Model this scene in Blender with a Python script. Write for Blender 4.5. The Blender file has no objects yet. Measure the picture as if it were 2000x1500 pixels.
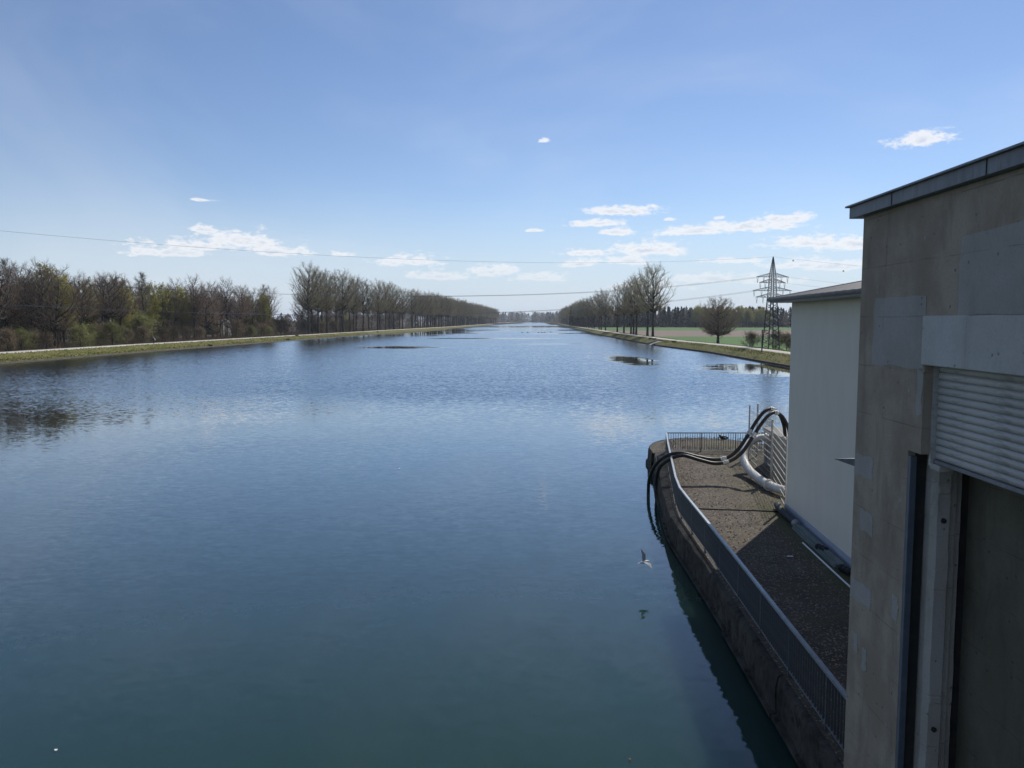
import bpy, math, random
from mathutils import Vector, Matrix, noise as mnoise
R = math.radians
PI = math.pi
scene = bpy.context.scene
COL = scene.collection

# ------------------------------------------------------------------ camera
cam_data = bpy.data.cameras.new('camera')
cam_data.sensor_width = 36.0
cam_data.lens = 27.0
cam_data.clip_start = 0.1
cam_data.clip_end = 30000.0
cam = bpy.data.objects.new('camera', cam_data)
COL.objects.link(cam)
cam.location = (0, 0, 8.0)
cam.rotation_euler = (R(90 - 4.73), 0, 0)
scene.camera = cam

# ------------------------------------------------------------------ light
SUN_AZ, SUN_EL = 33.0, 42.0            # degrees right of the view axis, above the horizon
world = bpy.data.worlds.new('World')
scene.world = world
world.use_nodes = True
sun_data = bpy.data.lights.new('sun', 'SUN')
sun_data.energy = 4.2
sun_data.angle = R(0.53)
sun_data.color = (1.0, 0.955, 0.88)
sun = bpy.data.objects.new('sun', sun_data)
COL.objects.link(sun)
to_sun = Vector((math.sin(R(SUN_AZ)) * math.cos(R(SUN_EL)), math.cos(R(SUN_AZ)) * math.cos(R(SUN_EL)), math.sin(R(SUN_EL))))
sun.rotation_euler = to_sun.to_track_quat('Z', 'Y').to_euler()
sun.location = to_sun * 300
vs = scene.view_settings
scene.display_settings.display_device = 'sRGB'
vs.view_transform = 'Standard'
vs.look = 'None'
vs.exposure = 0.0
vs.gamma = 1.0
vs.use_curve_mapping = False
SKY_STRENGTH = 0.088

scene.cycles.use_denoising = True
scene.cycles.max_bounces = 6
scene.cycles.diffuse_bounces = 3
scene.cycles.glossy_bounces = 3
scene.cycles.transmission_bounces = 3
scene.cycles.transparent_max_bounces = 6
scene.cycles.volume_bounces = 0
scene.cycles.caustics_reflective = False
scene.cycles.caustics_refractive = False


# ------------------------------------------------------------------ node helper
class NT:
    def __init__(self, tree):
        self.t = tree
        self.n = tree.nodes
        self.l = tree.links

    def new(self, typ, **kw):
        nd = self.n.new(typ)
        for k, v in kw.items():
            setattr(nd, k, v)
        return nd

    def put(self, sock, val):
        if hasattr(val, 'is_output') or hasattr(val, 'links'):
            self.l.new(val, sock)
        else:
            sock.default_value = val

    def math(self, op, a, b=0.0, c=None, clamp=False):
        nd = self.new('ShaderNodeMath', operation=op, use_clamp=clamp)
        self.put(nd.inputs[0], a)
        self.put(nd.inputs[1], b)
        if c is not None:
            self.put(nd.inputs[2], c)
        return nd.outputs[0]

    def vmath(self, op, a, b=None, c=None, out=0):
        nd = self.new('ShaderNodeVectorMath', operation=op)
        self.put(nd.inputs[0], a)
        if b is not None:
            self.put(nd.inputs[1], b)
        if c is not None:
            self.put(nd.inputs[2], c)
        return nd.outputs[out]

    def noise(self, vec, scale, detail=4.0, rough=0.55, dist=0.0, out='Fac'):
        nd = self.new('ShaderNodeTexNoise')
        if vec is not None:
            self.l.new(vec, nd.inputs['Vector'])
        nd.inputs['Scale'].default_value = scale
        nd.inputs['Detail'].default_value = detail
        nd.inputs['Roughness'].default_value = rough
        nd.inputs['Distortion'].default_value = dist
        return nd.outputs[out]

    def smooth(self, v, lo, hi, a=0.0, b=1.0):
        nd = self.new('ShaderNodeMapRange', interpolation_type='SMOOTHSTEP')
        self.put(nd.inputs[0], v)
        nd.inputs[1].default_value = lo
        nd.inputs[2].default_value = hi
        nd.inputs[3].default_value = a
        nd.inputs[4].default_value = b
        return nd.outputs[0]

    def mix(self, fac, a, b, blend='MIX'):
        nd = self.new('ShaderNodeMix', data_type='RGBA', blend_type=blend)
        self.put(nd.inputs[0], fac)
        for s, v in ((nd.inputs[6], a), (nd.inputs[7], b)):
            if isinstance(v, (tuple, list)):
                v = (v[0], v[1], v[2], 1.0)
            self.put(s, v)
        return nd.outputs[2]


# ------------------------------------------------------------------ sky with cumulus
def build_world():
    T = NT(world.node_tree)
    T.n.clear()
    out = T.new('ShaderNodeOutputWorld')
    sky = T.new('ShaderNodeTexSky', sky_type='NISHITA')
    sky.sun_disc = False
    sky.sun_elevation = R(SUN_EL)
    sky.sun_rotation = R(SUN_AZ)
    sky.altitude = 350.0
    sky.air_density = 1.0
    sky.dust_density = 0.05
    sky.ozone_density = 1.6
    bg = T.new('ShaderNodeBackground')
    bg.inputs['Strength'].default_value = SKY_STRENGTH
    tc = T.new('ShaderNodeTexCoord')
    sep = T.new('ShaderNodeSeparateXYZ')
    d = T.vmath('NORMALIZE', tc.outputs['Generated'])
    T.l.new(d, sep.inputs[0])
    az = T.math('MULTIPLY', T.math('ARCTAN2', sep.outputs[0], sep.outputs[1]), 180 / PI)
    el = T.math('MULTIPLY', T.math('ARCSINE', sep.outputs[2]), 180 / PI)
    cmb = T.new('ShaderNodeCombineXYZ')
    T.l.new(az, cmb.inputs[0])
    T.l.new(el, cmb.inputs[1])
    ae = cmb.outputs[0]
    # billow noise, stretched sideways; warps the outlines of the clouds
    st = T.vmath('MULTIPLY', ae, (0.62, 1.25, 1.0))
    warp = T.noise(st, 1.15, 6.0, 0.62)
    fine = T.noise(T.vmath('ADD', st, (7.3, 2.1, 0.0)), 3.4, 5.0, 0.6)
    # azimuth, elevation (degrees), half width, half height
    clouds = [(-22.5, 5.0, 3.6, .55), (-19.3, 5.4, 3.1, .8), (-16.9, 4.8, 2.3, .55), (-21.6, 6.15, 1.2, .3), (-23.8, 4.5, 3.0, .5),
              (-7.6, 4.25, 2.6, .6), (-1.4, 3.55, 1.9, .6), (-12.3, 4.7, 1.1, .25), (-5.5, 3.2, 2.6, .45),
              (2.4, 3.1, 2.3, .5), (5.2, 4.9, 1.8, .38), (4.9, 4.1, 1.6, .42), (1.6, 6.55, .65, .18),
              (6.2, 7.0, 2.2, .42), (8.2, 7.8, 2.6, .5), (7.8, 6.35, 1.35, .5), (9.9, 5.0, 3.1, .72), (8.6, 4.3, 2.2, .5),
              (13.2, 6.3, 3.0, .5), (17.0, 6.5, 4.0, .55), (19.2, 6.9, 2.1, .6), (11.4, 7.2, .4, .16), (14.9, 7.2, .4, .16),
              (15.8, 4.2, 2.0, .3), (21.0, 5.2, 3.0, .6), (24.2, 5.0, 2.6, .7), (20.4, 3.8, 2.2, .45), (22.5, 3.6, 2.5, .5),
              (14.5, 2.9, 3.6, .5), (10.5, 2.4, 3.0, .45), (18.5, 2.7, 2.5, .4), (27.6, 11.4, 2.0, .62), (2.35, 12.8, .42, .2),
              (-21.6, 8.1, .8, .16), (29.0, 6.0, 3.0, .6)]
    best = None
    low = None
    for (ca, ce, hw, hh) in clouds:
        s = (1.0 / hw, 1.0 / hh, 0.0)
        v = T.vmath('MULTIPLY_ADD', ae, s, (-ca / hw, -ce / hh, 0.0))
        # flat bases: the lower half falls off twice as fast
        v = T.vmath('MULTIPLY_ADD', T.vmath('ABSOLUTE', v), (0.0, -0.55, 0.0), T.vmath('MULTIPLY', v, (1.0, 1.55, 0.0)))
        ln = T.vmath('LENGTH', v, out=1)
        best = ln if best is None else T.math('MINIMUM', best, ln)
    f = T.math('ADD', best, T.math('MULTIPLY', T.math('SUBTRACT', warp, 0.5), 2.9))
    f = T.math('ADD', f, T.math('MULTIPLY', T.math('SUBTRACT', fine, 0.5), 1.35))
    dens = T.smooth(f, 0.45, 1.25, 1.0, 0.0)
    # the rest of the sky: the same kind of small cumulus, low all round
    far = T.noise(T.vmath('MULTIPLY', ae, (0.11, 0.5, 1.0)), 1.0, 7.0, 0.6)
    band = T.math('MULTIPLY', T.smooth(el, 1.5, 4.0), T.smooth(el, 7.0, 12.0, 1.0, 0.0))
    side = T.smooth(T.math('ABSOLUTE', az), 34.0, 42.0)
    fd = T.math('MULTIPLY', T.math('MULTIPLY', T.smooth(far, 0.56, 0.66), band), side)
    dens = T.math('MAXIMUM', dens, fd)
    dens = T.math('MULTIPLY', dens, T.smooth(el, 1.2, 5.5, 0.25, 0.88))
    # thin veil of high haze
    veil = T.noise(T.vmath('MULTIPLY', ae, (0.030, 0.055, 1.0)), 1.0, 5.0, 0.55, 0.6)
    veil = T.math('MULTIPLY', T.smooth(veil, 0.42, 0.72), 0.17)
    dens_all = T.math('MAXIMUM', dens, veil)
    shade = T.smooth(f, -0.45, 0.6)
    ccol = T.mix(shade, (0.66, 0.72, 0.83), (0.96, 0.97, 1.0))
    em = T.new('ShaderNodeBackground')
    T.l.new(ccol, em.inputs['Color'])
    em.inputs['Strength'].default_value = 0.98
    # white-balance of the photograph, and the pale haze every horizon has
    tint = T.mix(1.0, sky.outputs[0], (1.03, 1.06, 1.20), 'MULTIPLY')
    low = T.math('MULTIPLY', T.smooth(el, -1.0, 10.0, 1.0, 0.0), 0.92)
    pale = T.mix(1.0, (0.60, 0.705, 0.845), (1.0 / SKY_STRENGTH,) * 3, 'MULTIPLY')
    T.l.new(T.mix(low, tint, pale), bg.inputs['Color'])
    mx = T.new('ShaderNodeMixShader')
    T.l.new(dens_all, mx.inputs[0])
    T.l.new(bg.outputs[0], mx.inputs[1])
    T.l.new(em.outputs[0], mx.inputs[2])
    T.l.new(mx.outputs[0], out.inputs['Surface'])
    world.cycles.sampling_method = 'MANUAL'
    world.cycles.sample_map_resolution = 512


build_world()

# ------------------------------------------------------------------ materials
MATS = {}


def base_mat(name):
    m = bpy.data.materials.new(name)
    m.use_nodes = True
    T = NT(m.node_tree)
    T.n.clear()
    out = T.new('ShaderNodeOutputMaterial')
    p = T.new('ShaderNodeBsdfPrincipled')
    T.l.new(p.outputs[0], out.inputs['Surface'])
    MATS[name] = m
    return m, T, p, out


def mat(name, c1, c2=None, scale=3.0, rough=0.85, bump=0.0, bscale=None, metallic=0.0, c3=None, scale3=20.0, f3=0.5,
        coords='Object', detail=5.0, stretch=(1, 1, 1), spec=0.3, rnd=0.0):
    m, T, p, out = base_mat(name)
    c2 = c2 or c1
    tc = T.new('ShaderNodeTexCoord')
    if coords == 'World':
        g = T.new('ShaderNodeNewGeometry')
        vec = g.outputs['Position']
    else:
        vec = tc.outputs[coords]
    vec = T.vmath('MULTIPLY', vec, stretch)
    n1 = T.noise(vec, scale, detail, 0.6)
    col = T.mix(T.smooth(n1, 0.34, 0.66), c1, c2)
    if c3:
        n3 = T.noise(T.vmath('ADD', vec, (3.1, 7.7, 1.3)), scale3, 4.0, 0.65)
        col = T.mix(T.math('MULTIPLY', T.smooth(n3, 0.5, 0.68), f3), col, c3)
    if rnd:
        oi = T.new('ShaderNodeObjectInfo')
        col = T.mix(1.0, col, T.vmath('ADD', T.vmath('MULTIPLY', oi.outputs['Random'], (2 * rnd,) * 3), (1 - rnd,) * 3), 'MULTIPLY')
    T.l.new(col, p.inputs['Base Color'])
    p.inputs['Roughness'].default_value = rough
    p.inputs['Metallic'].default_value = metallic
    p.inputs['Specular IOR Level'].default_value = spec
    if bump:
        b = T.new('ShaderNodeBump')
        b.inputs['Strength'].default_value = 1.0
        b.inputs['Distance'].default_value = bump
        T.l.new(T.noise(vec, bscale or scale * 4, 5.0, 0.65), b.inputs['Height'])
        T.l.new(b.outputs[0], p.inputs['Normal'])
    return m


def leaf_mat(name, c1, c2, rnd=0.25, trans=0.45):
    m, T, p, out = base_mat(name)
    T.n.remove(p)
    oi = T.new('ShaderNodeObjectInfo')
    g = T.new('ShaderNodeNewGeometry')
    n = T.noise(g.outputs['Position'], 0.45, 3.0, 0.6)
    col = T.mix(T.smooth(n, 0.3, 0.7), c1, c2)
    col = T.mix(1.0, col, T.vmath('ADD', T.vmath('MULTIPLY', oi.outputs['Random'], (2 * rnd,) * 3), (1 - rnd,) * 3), 'MULTIPLY')
    df = T.new('ShaderNodeBsdfDiffuse')
    tr = T.new('ShaderNodeBsdfTranslucent')
    T.l.new(col, df.inputs[0])
    T.l.new(col, tr.inputs[0])
    mx = T.new('ShaderNodeMixShader')
    mx.inputs[0].default_value = trans
    T.l.new(df.outputs[0], mx.inputs[1])
    T.l.new(tr.outputs[0], mx.inputs[2])
    T.l.new(mx.outputs[0], out.inputs['Surface'])
    return m


def concrete_mat(name, c1, c2, c3, board=0.62, length=1.9, line=0.35, moss=None):
    m, T, p, out = base_mat(name)
    tc = T.new('ShaderNodeTexCoord')
    ob = tc.outputs['Object']
    big = T.noise(ob, 0.8, 6.0, 0.62)
    col = T.mix(T.smooth(big, 0.40, 0.62), c1, c2)
    st = T.noise(T.vmath('MULTIPLY', ob, (2.0, 2.0, 0.55)), 1.3, 7.0, 0.7, 0.5)
    col = T.mix(T.math('MULTIPLY', T.smooth(st, 0.48, 0.72), 0.6), col, c3)
    fine = T.noise(ob, 38.0, 3.0, 0.7)
    col = T.mix(T.math('MULTIPLY', T.smooth(fine, 0.45, 0.75), 0.28), col, tuple(c * 0.55 for c in c1))
    # formwork board joints on the side face (y along the wall, z up)
    sp = T.new('ShaderNodeSeparateXYZ')
    T.l.new(ob, sp.inputs[0])
    cb = T.new('ShaderNodeCombineXYZ')
    T.l.new(T.math('ADD', sp.outputs[1], T.math('MULTIPLY', sp.outputs[0], 1.0)), cb.inputs[0])
    T.l.new(T.math('ADD', sp.outputs[2], T.math('MULTIPLY', T.noise(ob, 1.6, 3.0), 0.03)), cb.inputs[1])
    br = T.new('ShaderNodeTexBrick')
    br.offset = 0.37
    T.l.new(cb.outputs[0], br.inputs['Vector'])
    br.inputs['Scale'].default_value = 1.0
    br.inputs['Mortar Size'].default_value = 0.006
    br.inputs['Mortar Smooth'].default_value = 0.3
    br.inputs['Brick Width'].default_value = length
    br.inputs['Row Height'].default_value = board
    br.inputs['Color1'].default_value = (0, 0, 0, 1)
    br.inputs['Color2'].default_value = (0.12, 0.12, 0.12, 1)
    br.inputs['Mortar'].default_value = (1, 1, 1, 1)
    gap = T.smooth(T.noise(ob, 2.2, 4.0), 0.40, 0.60)
    jn = T.math('MULTIPLY', br.outputs['Fac'], gap)
    col = T.mix(T.math('MULTIPLY', jn, line), col, tuple(c * 0.35 for c in c1))
    col = T.mix(1.0, col, T.vmath('SUBTRACT', (1.0, 1.0, 1.0), T.vmath('MULTIPLY', br.outputs['Color'], (0.55, 0.55, 0.55))), 'MULTIPLY') if False else col
    # pits
    vo = T.new('ShaderNodeTexVoronoi')
    T.l.new(ob, vo.inputs['Vector'])
    vo.inputs['Scale'].default_value = 5.5
    pit = T.smooth(vo.outputs['Distance'], 0.07, 0.10, 1.0, 0.0)
    col = T.mix(T.math('MULTIPLY', pit, 0.6), col, tuple(c * 0.4 for c in c1))
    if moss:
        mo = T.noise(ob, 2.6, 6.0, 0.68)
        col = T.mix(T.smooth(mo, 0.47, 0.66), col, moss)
    T.l.new(col, p.inputs['Base Color'])
    p.inputs['Roughness'].default_value = 0.9
    p.inputs['Specular IOR Level'].default_value = 0.25
    h = T.math('ADD', T.math('MULTIPLY', fine, 0.25), T.math('MULTIPLY', T.noise(ob, 9.0, 4.0), 0.6))
    h = T.math('SUBTRACT', h, T.math('MULTIPLY', jn, 0.5))
    h = T.math('SUBTRACT', h, T.math('MULTIPLY', pit, 0.6))
    b = T.new('ShaderNodeBump')
    b.inputs['Strength'].default_value = 1.0
    b.inputs['Distance'].default_value = 0.012
    T.l.new(h, b.inputs['Height'])
    T.l.new(b.outputs[0], p.inputs['Normal'])
    return m


def water_mat():
    m, T, p, out = base_mat('water')
    g = T.new('ShaderNodeNewGeometry')
    pos = g.outputs['Position']
    sp = T.new('ShaderNodeSeparateXYZ')
    T.l.new(pos, sp.inputs[0])
    # wind patches: ruffled water with smooth slicks drawn out across the canal
    n = T.noise(T.vmath('MULTIPLY', pos, (0.010, 0.017, 1.0)), 1.0, 4.0, 0.55, 0.4)
    rag = T.noise(T.vmath('MULTIPLY', pos, (0.05, 0.16, 1.0)), 1.0, 4.0, 0.65)
    slick = T.smooth(n, 0.60, 0.66)
    calm = slick
    for (cx, cy, hx, hy) in [(-34, 229, 15, 12), (24, 158, 4.8, 22), (43, 126, 11, 16), (-62, 560, 40, 170), (52, 450, 9, 100),
                             (14, 262, 12, 5), (20, 640, 70, 45), (40, 1000, 90, 200), (-5, 345, 26, 9)]:
        v = T.vmath('MULTIPLY_ADD', pos, (1.0 / hx, 1.0 / hy, 0.0), (-cx / hx, -cy / hy, 0.0))
        e = T.math('ADD', T.vmath('LENGTH', v, out=1), T.math('ADD', T.math('MULTIPLY', T.math('SUBTRACT', n, 0.5), 1.6), T.math('MULTIPLY', T.math('SUBTRACT', rag, 0.5), 2.4)))
        calm = T.math('MAXIMUM', calm, T.smooth(e, 0.6, 1.15, 0.55 if cy < 100 else 1.0, 0.0))
    near = T.smooth(T.math('ADD', sp.outputs[1], T.math('MULTIPLY', T.math('SUBTRACT', n, 0.5), 70.0)), 52.0, 92.0, 1.0, 0.0)
    amp_far = T.smooth(calm, 0.0, 1.0, 0.135, 0.006)
    amp = T.new('ShaderNodeMix')
    T.l.new(near, amp.inputs[0])
    T.l.new(amp_far, amp.inputs[2])
    amp.inputs[3].default_value = 0.024
    amp = amp.outputs[0]
    w1 = T.noise(T.vmath('MULTIPLY', pos, (0.55, 1.0, 1.0)), 3.4, 2.0, 0.5, 0.3, 'Color')
    w2 = T.noise(T.vmath('MULTIPLY', pos, (0.6, 1.0, 1.0)), 8.5, 2.0, 0.5, 0.2, 'Color')
    w3 = T.noise(T.vmath('MULTIPLY', pos, (0.5, 1.0, 1.0)), 0.28, 2.0, 0.5, 0.0, 'Color')
    half = (0.5, 0.5, 0.5)
    s = T.vmath('ADD', T.vmath('SUBTRACT', w1, half), T.vmath('MULTIPLY', T.vmath('SUBTRACT', w2, half), (0.8, 0.8, 0.8)))
    s = T.vmath('ADD', s, T.vmath('MULTIPLY', T.vmath('SUBTRACT', w3, half), (0.14, 0.14, 0.14)))
    sc = T.new('ShaderNodeVectorMath', operation='SCALE')
    T.l.new(s, sc.inputs[0])
    T.l.new(T.math('MULTIPLY', amp, 2.0), sc.inputs['Scale'])
    flat = T.vmath('MULTIPLY', sc.outputs[0], (1.0, 1.0, 0.0))
    # ripple normals tilted towards the camera so reflections lift from trees to higher sky
    skew = T.new('ShaderNodeCombineXYZ')
    T.l.new(T.math('MULTIPLY', T.math('MULTIPLY', amp, -0.50), T.math('SUBTRACT', 1.0, near)), skew.inputs[1])
    skew.inputs[2].default_value = 1.0
    nrm = T.vmath('NORMALIZE', T.vmath('ADD', flat, skew.outputs[0]))
    murk = T.noise(pos, 0.05, 4.0, 0.6)
    T.l.new(T.mix(murk, (0.016, 0.042, 0.036), (0.021, 0.051, 0.043)), p.inputs['Base Color'])
    p.subsurface_method = 'BURLEY'
    p.inputs['Subsurface Weight'].default_value = 1.0
    p.inputs['Subsurface Radius'].default_value = (0.6, 1.0, 1.0)
    p.inputs['Subsurface Scale'].default_value = 2.2
    p.inputs['Roughness'].default_value = 0.6
    p.inputs['Specular IOR Level'].default_value = 0.0
    # mirror of the surface: Schlick-type Fresnel over the murky body
    gl = T.new('ShaderNodeBsdfGlossy')
    gl.inputs['Roughness'].default_value = 0.03
    T.l.new(nrm, gl.inputs['Normal'])
    lw = T.new('ShaderNodeLayerWeight')
    lw.inputs['Blend'].default_value = 0.5
    T.l.new(nrm, lw.inputs['Normal'])
    fr = T.math('MINIMUM', T.math('MAXIMUM', T.math('MULTIPLY_ADD', T.math('POWER', lw.outputs['Facing'], 3.6), 1.32, -0.015), 0.02), 0.95)
    ms = T.new('ShaderNodeMixShader')
    T.l.new(fr, ms.inputs[0])
    T.l.new(p.outputs[0], ms.inputs[1])
    T.l.new(gl.outputs[0], ms.inputs[2])
    T.l.new(ms.outputs[0], out.inputs['Surface'])
    return m


def ground_mat(name, c1, c2, c3):
    return mat(name, c1, c2, 0.12, 0.95, coords='World', c3=c3, scale3=0.7, f3=0.8, detail=8.0)


def grass_bank_mat():
    m, T, p, out = base_mat('bank_grass')
    g = T.new('ShaderNodeNewGeometry')
    pos = g.outputs['Position']
    a = T.noise(T.vmath('MULTIPLY', pos, (1.0, 0.35, 1.0)), 0.35, 6.0, 0.65)
    b = T.noise(pos, 2.2, 5.0, 0.7)
    col = T.mix(T.smooth(a, 0.35, 0.65), (0.115, 0.125, 0.030), (0.170, 0.155, 0.060))
    col = T.mix(T.math('MULTIPLY', T.smooth(b, 0.5, 0.7), 0.7), col, (0.21, 0.175, 0.095))
    c = T.noise(T.vmath('ADD', pos, (31.0, 9.0, 0.0)), 0.9, 5.0, 0.6)
    col = T.mix(T.math('MULTIPLY', T.smooth(c, 0.52, 0.68), 0.7), col, (0.060, 0.085, 0.018))
    T.l.new(col, p.inputs['Base Color'])
    p.inputs['Roughness'].default_value = 0.95
    p.inputs['Specular IOR Level'].default_value = 0.1
    bp = T.new('ShaderNodeBump')
    bp.inputs['Distance'].default_value = 0.25
    T.l.new(T.noise(pos, 1.4, 6.0, 0.7), bp.inputs['Height'])
    T.l.new(bp.outputs[0], p.inputs['Normal'])
    return m


def terrace_mat():
    m, T, p, out = base_mat('terrace_gravel_asphalt')
    g = T.new('ShaderNodeNewGeometry')
    pos = g.outputs['Position']
    a = T.noise(pos, 1.1, 6.0, 0.65)
    grit = T.noise(pos, 16.0, 4.0, 0.75)
    vo = T.new('ShaderNodeTexVoronoi')
    T.l.new(pos, vo.inputs['Vector'])
    vo.inputs['Scale'].default_value = 22.0
    col = T.mix(T.smooth(a, 0.35, 0.65), (0.105, 0.086, 0.064), (0.165, 0.138, 0.106))
    col = T.mix(T.smooth(grit, 0.42, 0.68), T.mix(0.55, col, (0.03, 0.025, 0.02)), col)
    col = T.mix(T.math('MULTIPLY', T.smooth(vo.outputs['Color'], 0.72, 0.9), 0.65), col, (0.36, 0.31, 0.25))
    mo = T.noise(pos, 0.55, 5.0, 0.6)
    col = T.mix(T.math('MULTIPLY', T.smooth(mo, 0.52, 0.70), 0.55), col, (0.075, 0.066, 0.030))
    # moss creeping out from the foot of the house wall
    mv = T.new('ShaderNodeSeparateXYZ')
    T.l.new(pos, mv.inputs[0])
    dist = T.math('SUBTRACT', T.math('MULTIPLY_ADD', mv.outputs[1], 0.0752, 7.95), mv.outputs[0])
    ms = T.math('ADD', dist, T.math('MULTIPLY', T.math('SUBTRACT', a, 0.5), 1.8))
    mm = T.math('MULTIPLY', T.smooth(ms, 0.2, 1.3, 0.75, 0.0), T.smooth(mv.outputs[1], 27.5, 30.0, 1.0, 0.3))
    col = T.mix(mm, col, (0.085, 0.090, 0.030))
    T.l.new(col, p.inputs['Base Color'])
    p.inputs['Roughness'].default_value = 0.9
    p.inputs['Specular IOR Level'].default_value = 0.2
    bp = T.new('ShaderNodeBump')
    bp.inputs['Distance'].default_value = 0.02
    T.l.new(T.math('ADD', grit, T.math('MULTIPLY', vo.outputs['Distance'], 0.8)), bp.inputs['Height'])
    T.l.new(bp.outputs[0], p.inputs['Normal'])
    return m


M_WATER = water_mat()
M_BANK = grass_bank_mat()
M_TERRACE = terrace_mat()
M_CONC = concrete_mat('old_concrete', (0.31, 0.245, 0.18), (0.42, 0.345, 0.265), (0.20, 0.16, 0.12))
M_CONC_LT = concrete_mat('repaired_concrete', (0.49, 0.465, 0.42), (0.56, 0.535, 0.49), (0.40, 0.375, 0.335), line=0.0)
M_SKIM = concrete_mat('cement_skim', (0.36, 0.325, 0.285), (0.42, 0.385, 0.34), (0.31, 0.275, 0.235), line=0.25)
M_GUIDE = concrete_mat('guide_concrete', (0.40, 0.36, 0.31), (0.46, 0.42, 0.37), (0.25, 0.225, 0.19), line=0.1)
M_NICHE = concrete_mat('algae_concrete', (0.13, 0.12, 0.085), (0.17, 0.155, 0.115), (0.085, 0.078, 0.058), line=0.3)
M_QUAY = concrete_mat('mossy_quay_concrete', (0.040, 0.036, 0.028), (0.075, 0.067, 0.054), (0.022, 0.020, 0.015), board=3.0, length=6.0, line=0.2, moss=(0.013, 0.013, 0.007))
M_TANK = concrete_mat('tank_concrete', (0.26, 0.25, 0.225), (0.31, 0.30, 0.27), (0.17, 0.16, 0.14), line=0.25)
M_PLASTER = mat('cream_plaster', (0.76, 0.70, 0.57), (0.79, 0.73, 0.60), 1.6, 0.9, bump=0.003, bscale=60.0, c3=(0.70, 0.645, 0.52), scale3=0.9, f3=0.4, stretch=(1, 1, 0.4))
M_PLINTH = mat('plinth_paint', (0.42, 0.45, 0.50), (0.38, 0.41, 0.46), 2.5, 0.8)
M_FASCIA = mat('zinc_fascia', (0.17, 0.18, 0.19), (0.22, 0.23, 0.24), 2.0, 0.55, metallic=0.35, c3=(0.12, 0.12, 0.12), scale3=5.0, stretch=(2, 2, .4))
M_ROOF = mat('roof_sheet_metal', (0.20, 0.19, 0.18), (0.25, 0.24, 0.23), 2.5, 0.38, metallic=0.7, rnd=0.12)
M_SOFFIT = mat('soffit_paint', (0.55, 0.55, 0.56), (0.50, 0.50, 0.51), 2.0, 0.8)
M_SHUTTER = mat('shutter_aluminium', (0.42, 0.405, 0.375), (0.49, 0.475, 0.44), 3.0, 0.6, metallic=0.25, c3=(0.20, 0.19, 0.17), scale3=6.0, stretch=(1, 0.5, 3), rnd=0.06)
M_STEEL_BLUE = mat('painted_guide_steel', (0.10, 0.125, 0.155), (0.13, 0.15, 0.18), 4.0, 0.55, metallic=0.3)
M_DARK = mat('dark_steel_and_slot_shade', (0.025, 0.025, 0.025), (0.04, 0.036, 0.03), 6.0, 0.8)  # dark steel; on the guide slots the colour stands for their shade
M_RAIL = mat('galvanised_railing', (0.24, 0.26, 0.28), (0.31, 0.33, 0.35), 6.0, 0.42, metallic=0.75)
M_RAIL_DK = mat('railing_bar_paint', (0.10, 0.115, 0.125), (0.14, 0.15, 0.16), 6.0, 0.5, metallic=0.4)
M_GALV = mat('galvanised_fence', (0.33, 0.34, 0.34), (0.40, 0.41, 0.41), 8.0, 0.5, metallic=0.5)
M_WHITEPIPE = mat('white_pipe_paint', (0.50, 0.49, 0.455), (0.58, 0.57, 0.53), 4.0, 0.5, c3=(0.36, 0.33, 0.28), scale3=3.0, f3=0.35)
M_HOSE = mat('black_hose_rubber', (0.013, 0.0125, 0.0125), (0.021, 0.020, 0.020), 8.0, 0.48, spec=0.35)
M_COUPLING = mat('coupling_aluminium', (0.50, 0.50, 0.49), (0.58, 0.58, 0.57), 8.0, 0.45, metallic=0.6)
M_BLACKPIPE = mat('black_drain_pipe', (0.014, 0.015, 0.018), (0.022, 0.024, 0.027), 8.0, 0.65)
M_BOARD = mat('weathered_grey_board', (0.13, 0.16, 0.15), (0.19, 0.22, 0.20), 3.0, 0.85, stretch=(8, 0.6, 8), rnd=0.1)
M_WHITE = mat('white_plastic', (0.72, 0.72, 0.72), (0.78, 0.78, 0.78), 5.0, 0.5)
M_PYLON = mat('pylon_steel', (0.055, 0.058, 0.056), (0.08, 0.083, 0.08), 1.0, 0.7, metallic=0.2)
M_WIRE = mat('conductor_wire', (0.20, 0.20, 0.205), (0.23, 0.23, 0.235), 1.0, 0.7)
M_INSUL = mat('insulator_glass', (0.16, 0.14, 0.12), (0.20, 0.18, 0.15), 4.0, 0.3)
M_LAMPPOST = mat('lamp_post_paint', (0.030, 0.032, 0.034), (0.045, 0.046, 0.048), 3.0, 0.5)
M_PATH = mat('gravel_path', (0.46, 0.42, 0.36), (0.54, 0.50, 0.44), 0.4, 0.95, coords='World', c3=(0.38, 0.34, 0.28), scale3=1.8, f3=0.6)
M_KERB = mat('waterline_concrete', (0.060, 0.052, 0.040), (0.095, 0.082, 0.062), 0.8, 0.9, coords='World', c3=(0.03, 0.028, 0.02), scale3=2.0, f3=0.7)
M_GROUND = ground_mat('woodland_floor', (0.085, 0.070, 0.045), (0.12, 0.10, 0.065), (0.07, 0.09, 0.03))
M_FIELD_G = mat('green_wheat', (0.052, 0.128, 0.013), (0.064, 0.148, 0.018), 0.05, 0.95, coords='World', c3=(0.05, 0.095, 0.02), scale3=0.4, f3=0.5)
M_FIELD_B = mat('ploughed_soil', (0.175, 0.130, 0.095), (0.21, 0.16, 0.12), 0.04, 0.95, coords='World', c3=(0.14, 0.105, 0.075), scale3=0.3, f3=0.5)
M_BARK = mat('dark_bark', (0.045, 0.038, 0.032), (0.075, 0.064, 0.055), 1.4, 0.95, rnd=0.2)
M_BARK_P = mat('poplar_bark', (0.042, 0.037, 0.031), (0.075, 0.067, 0.056), 1.2, 0.95, rnd=0.2)
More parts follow.
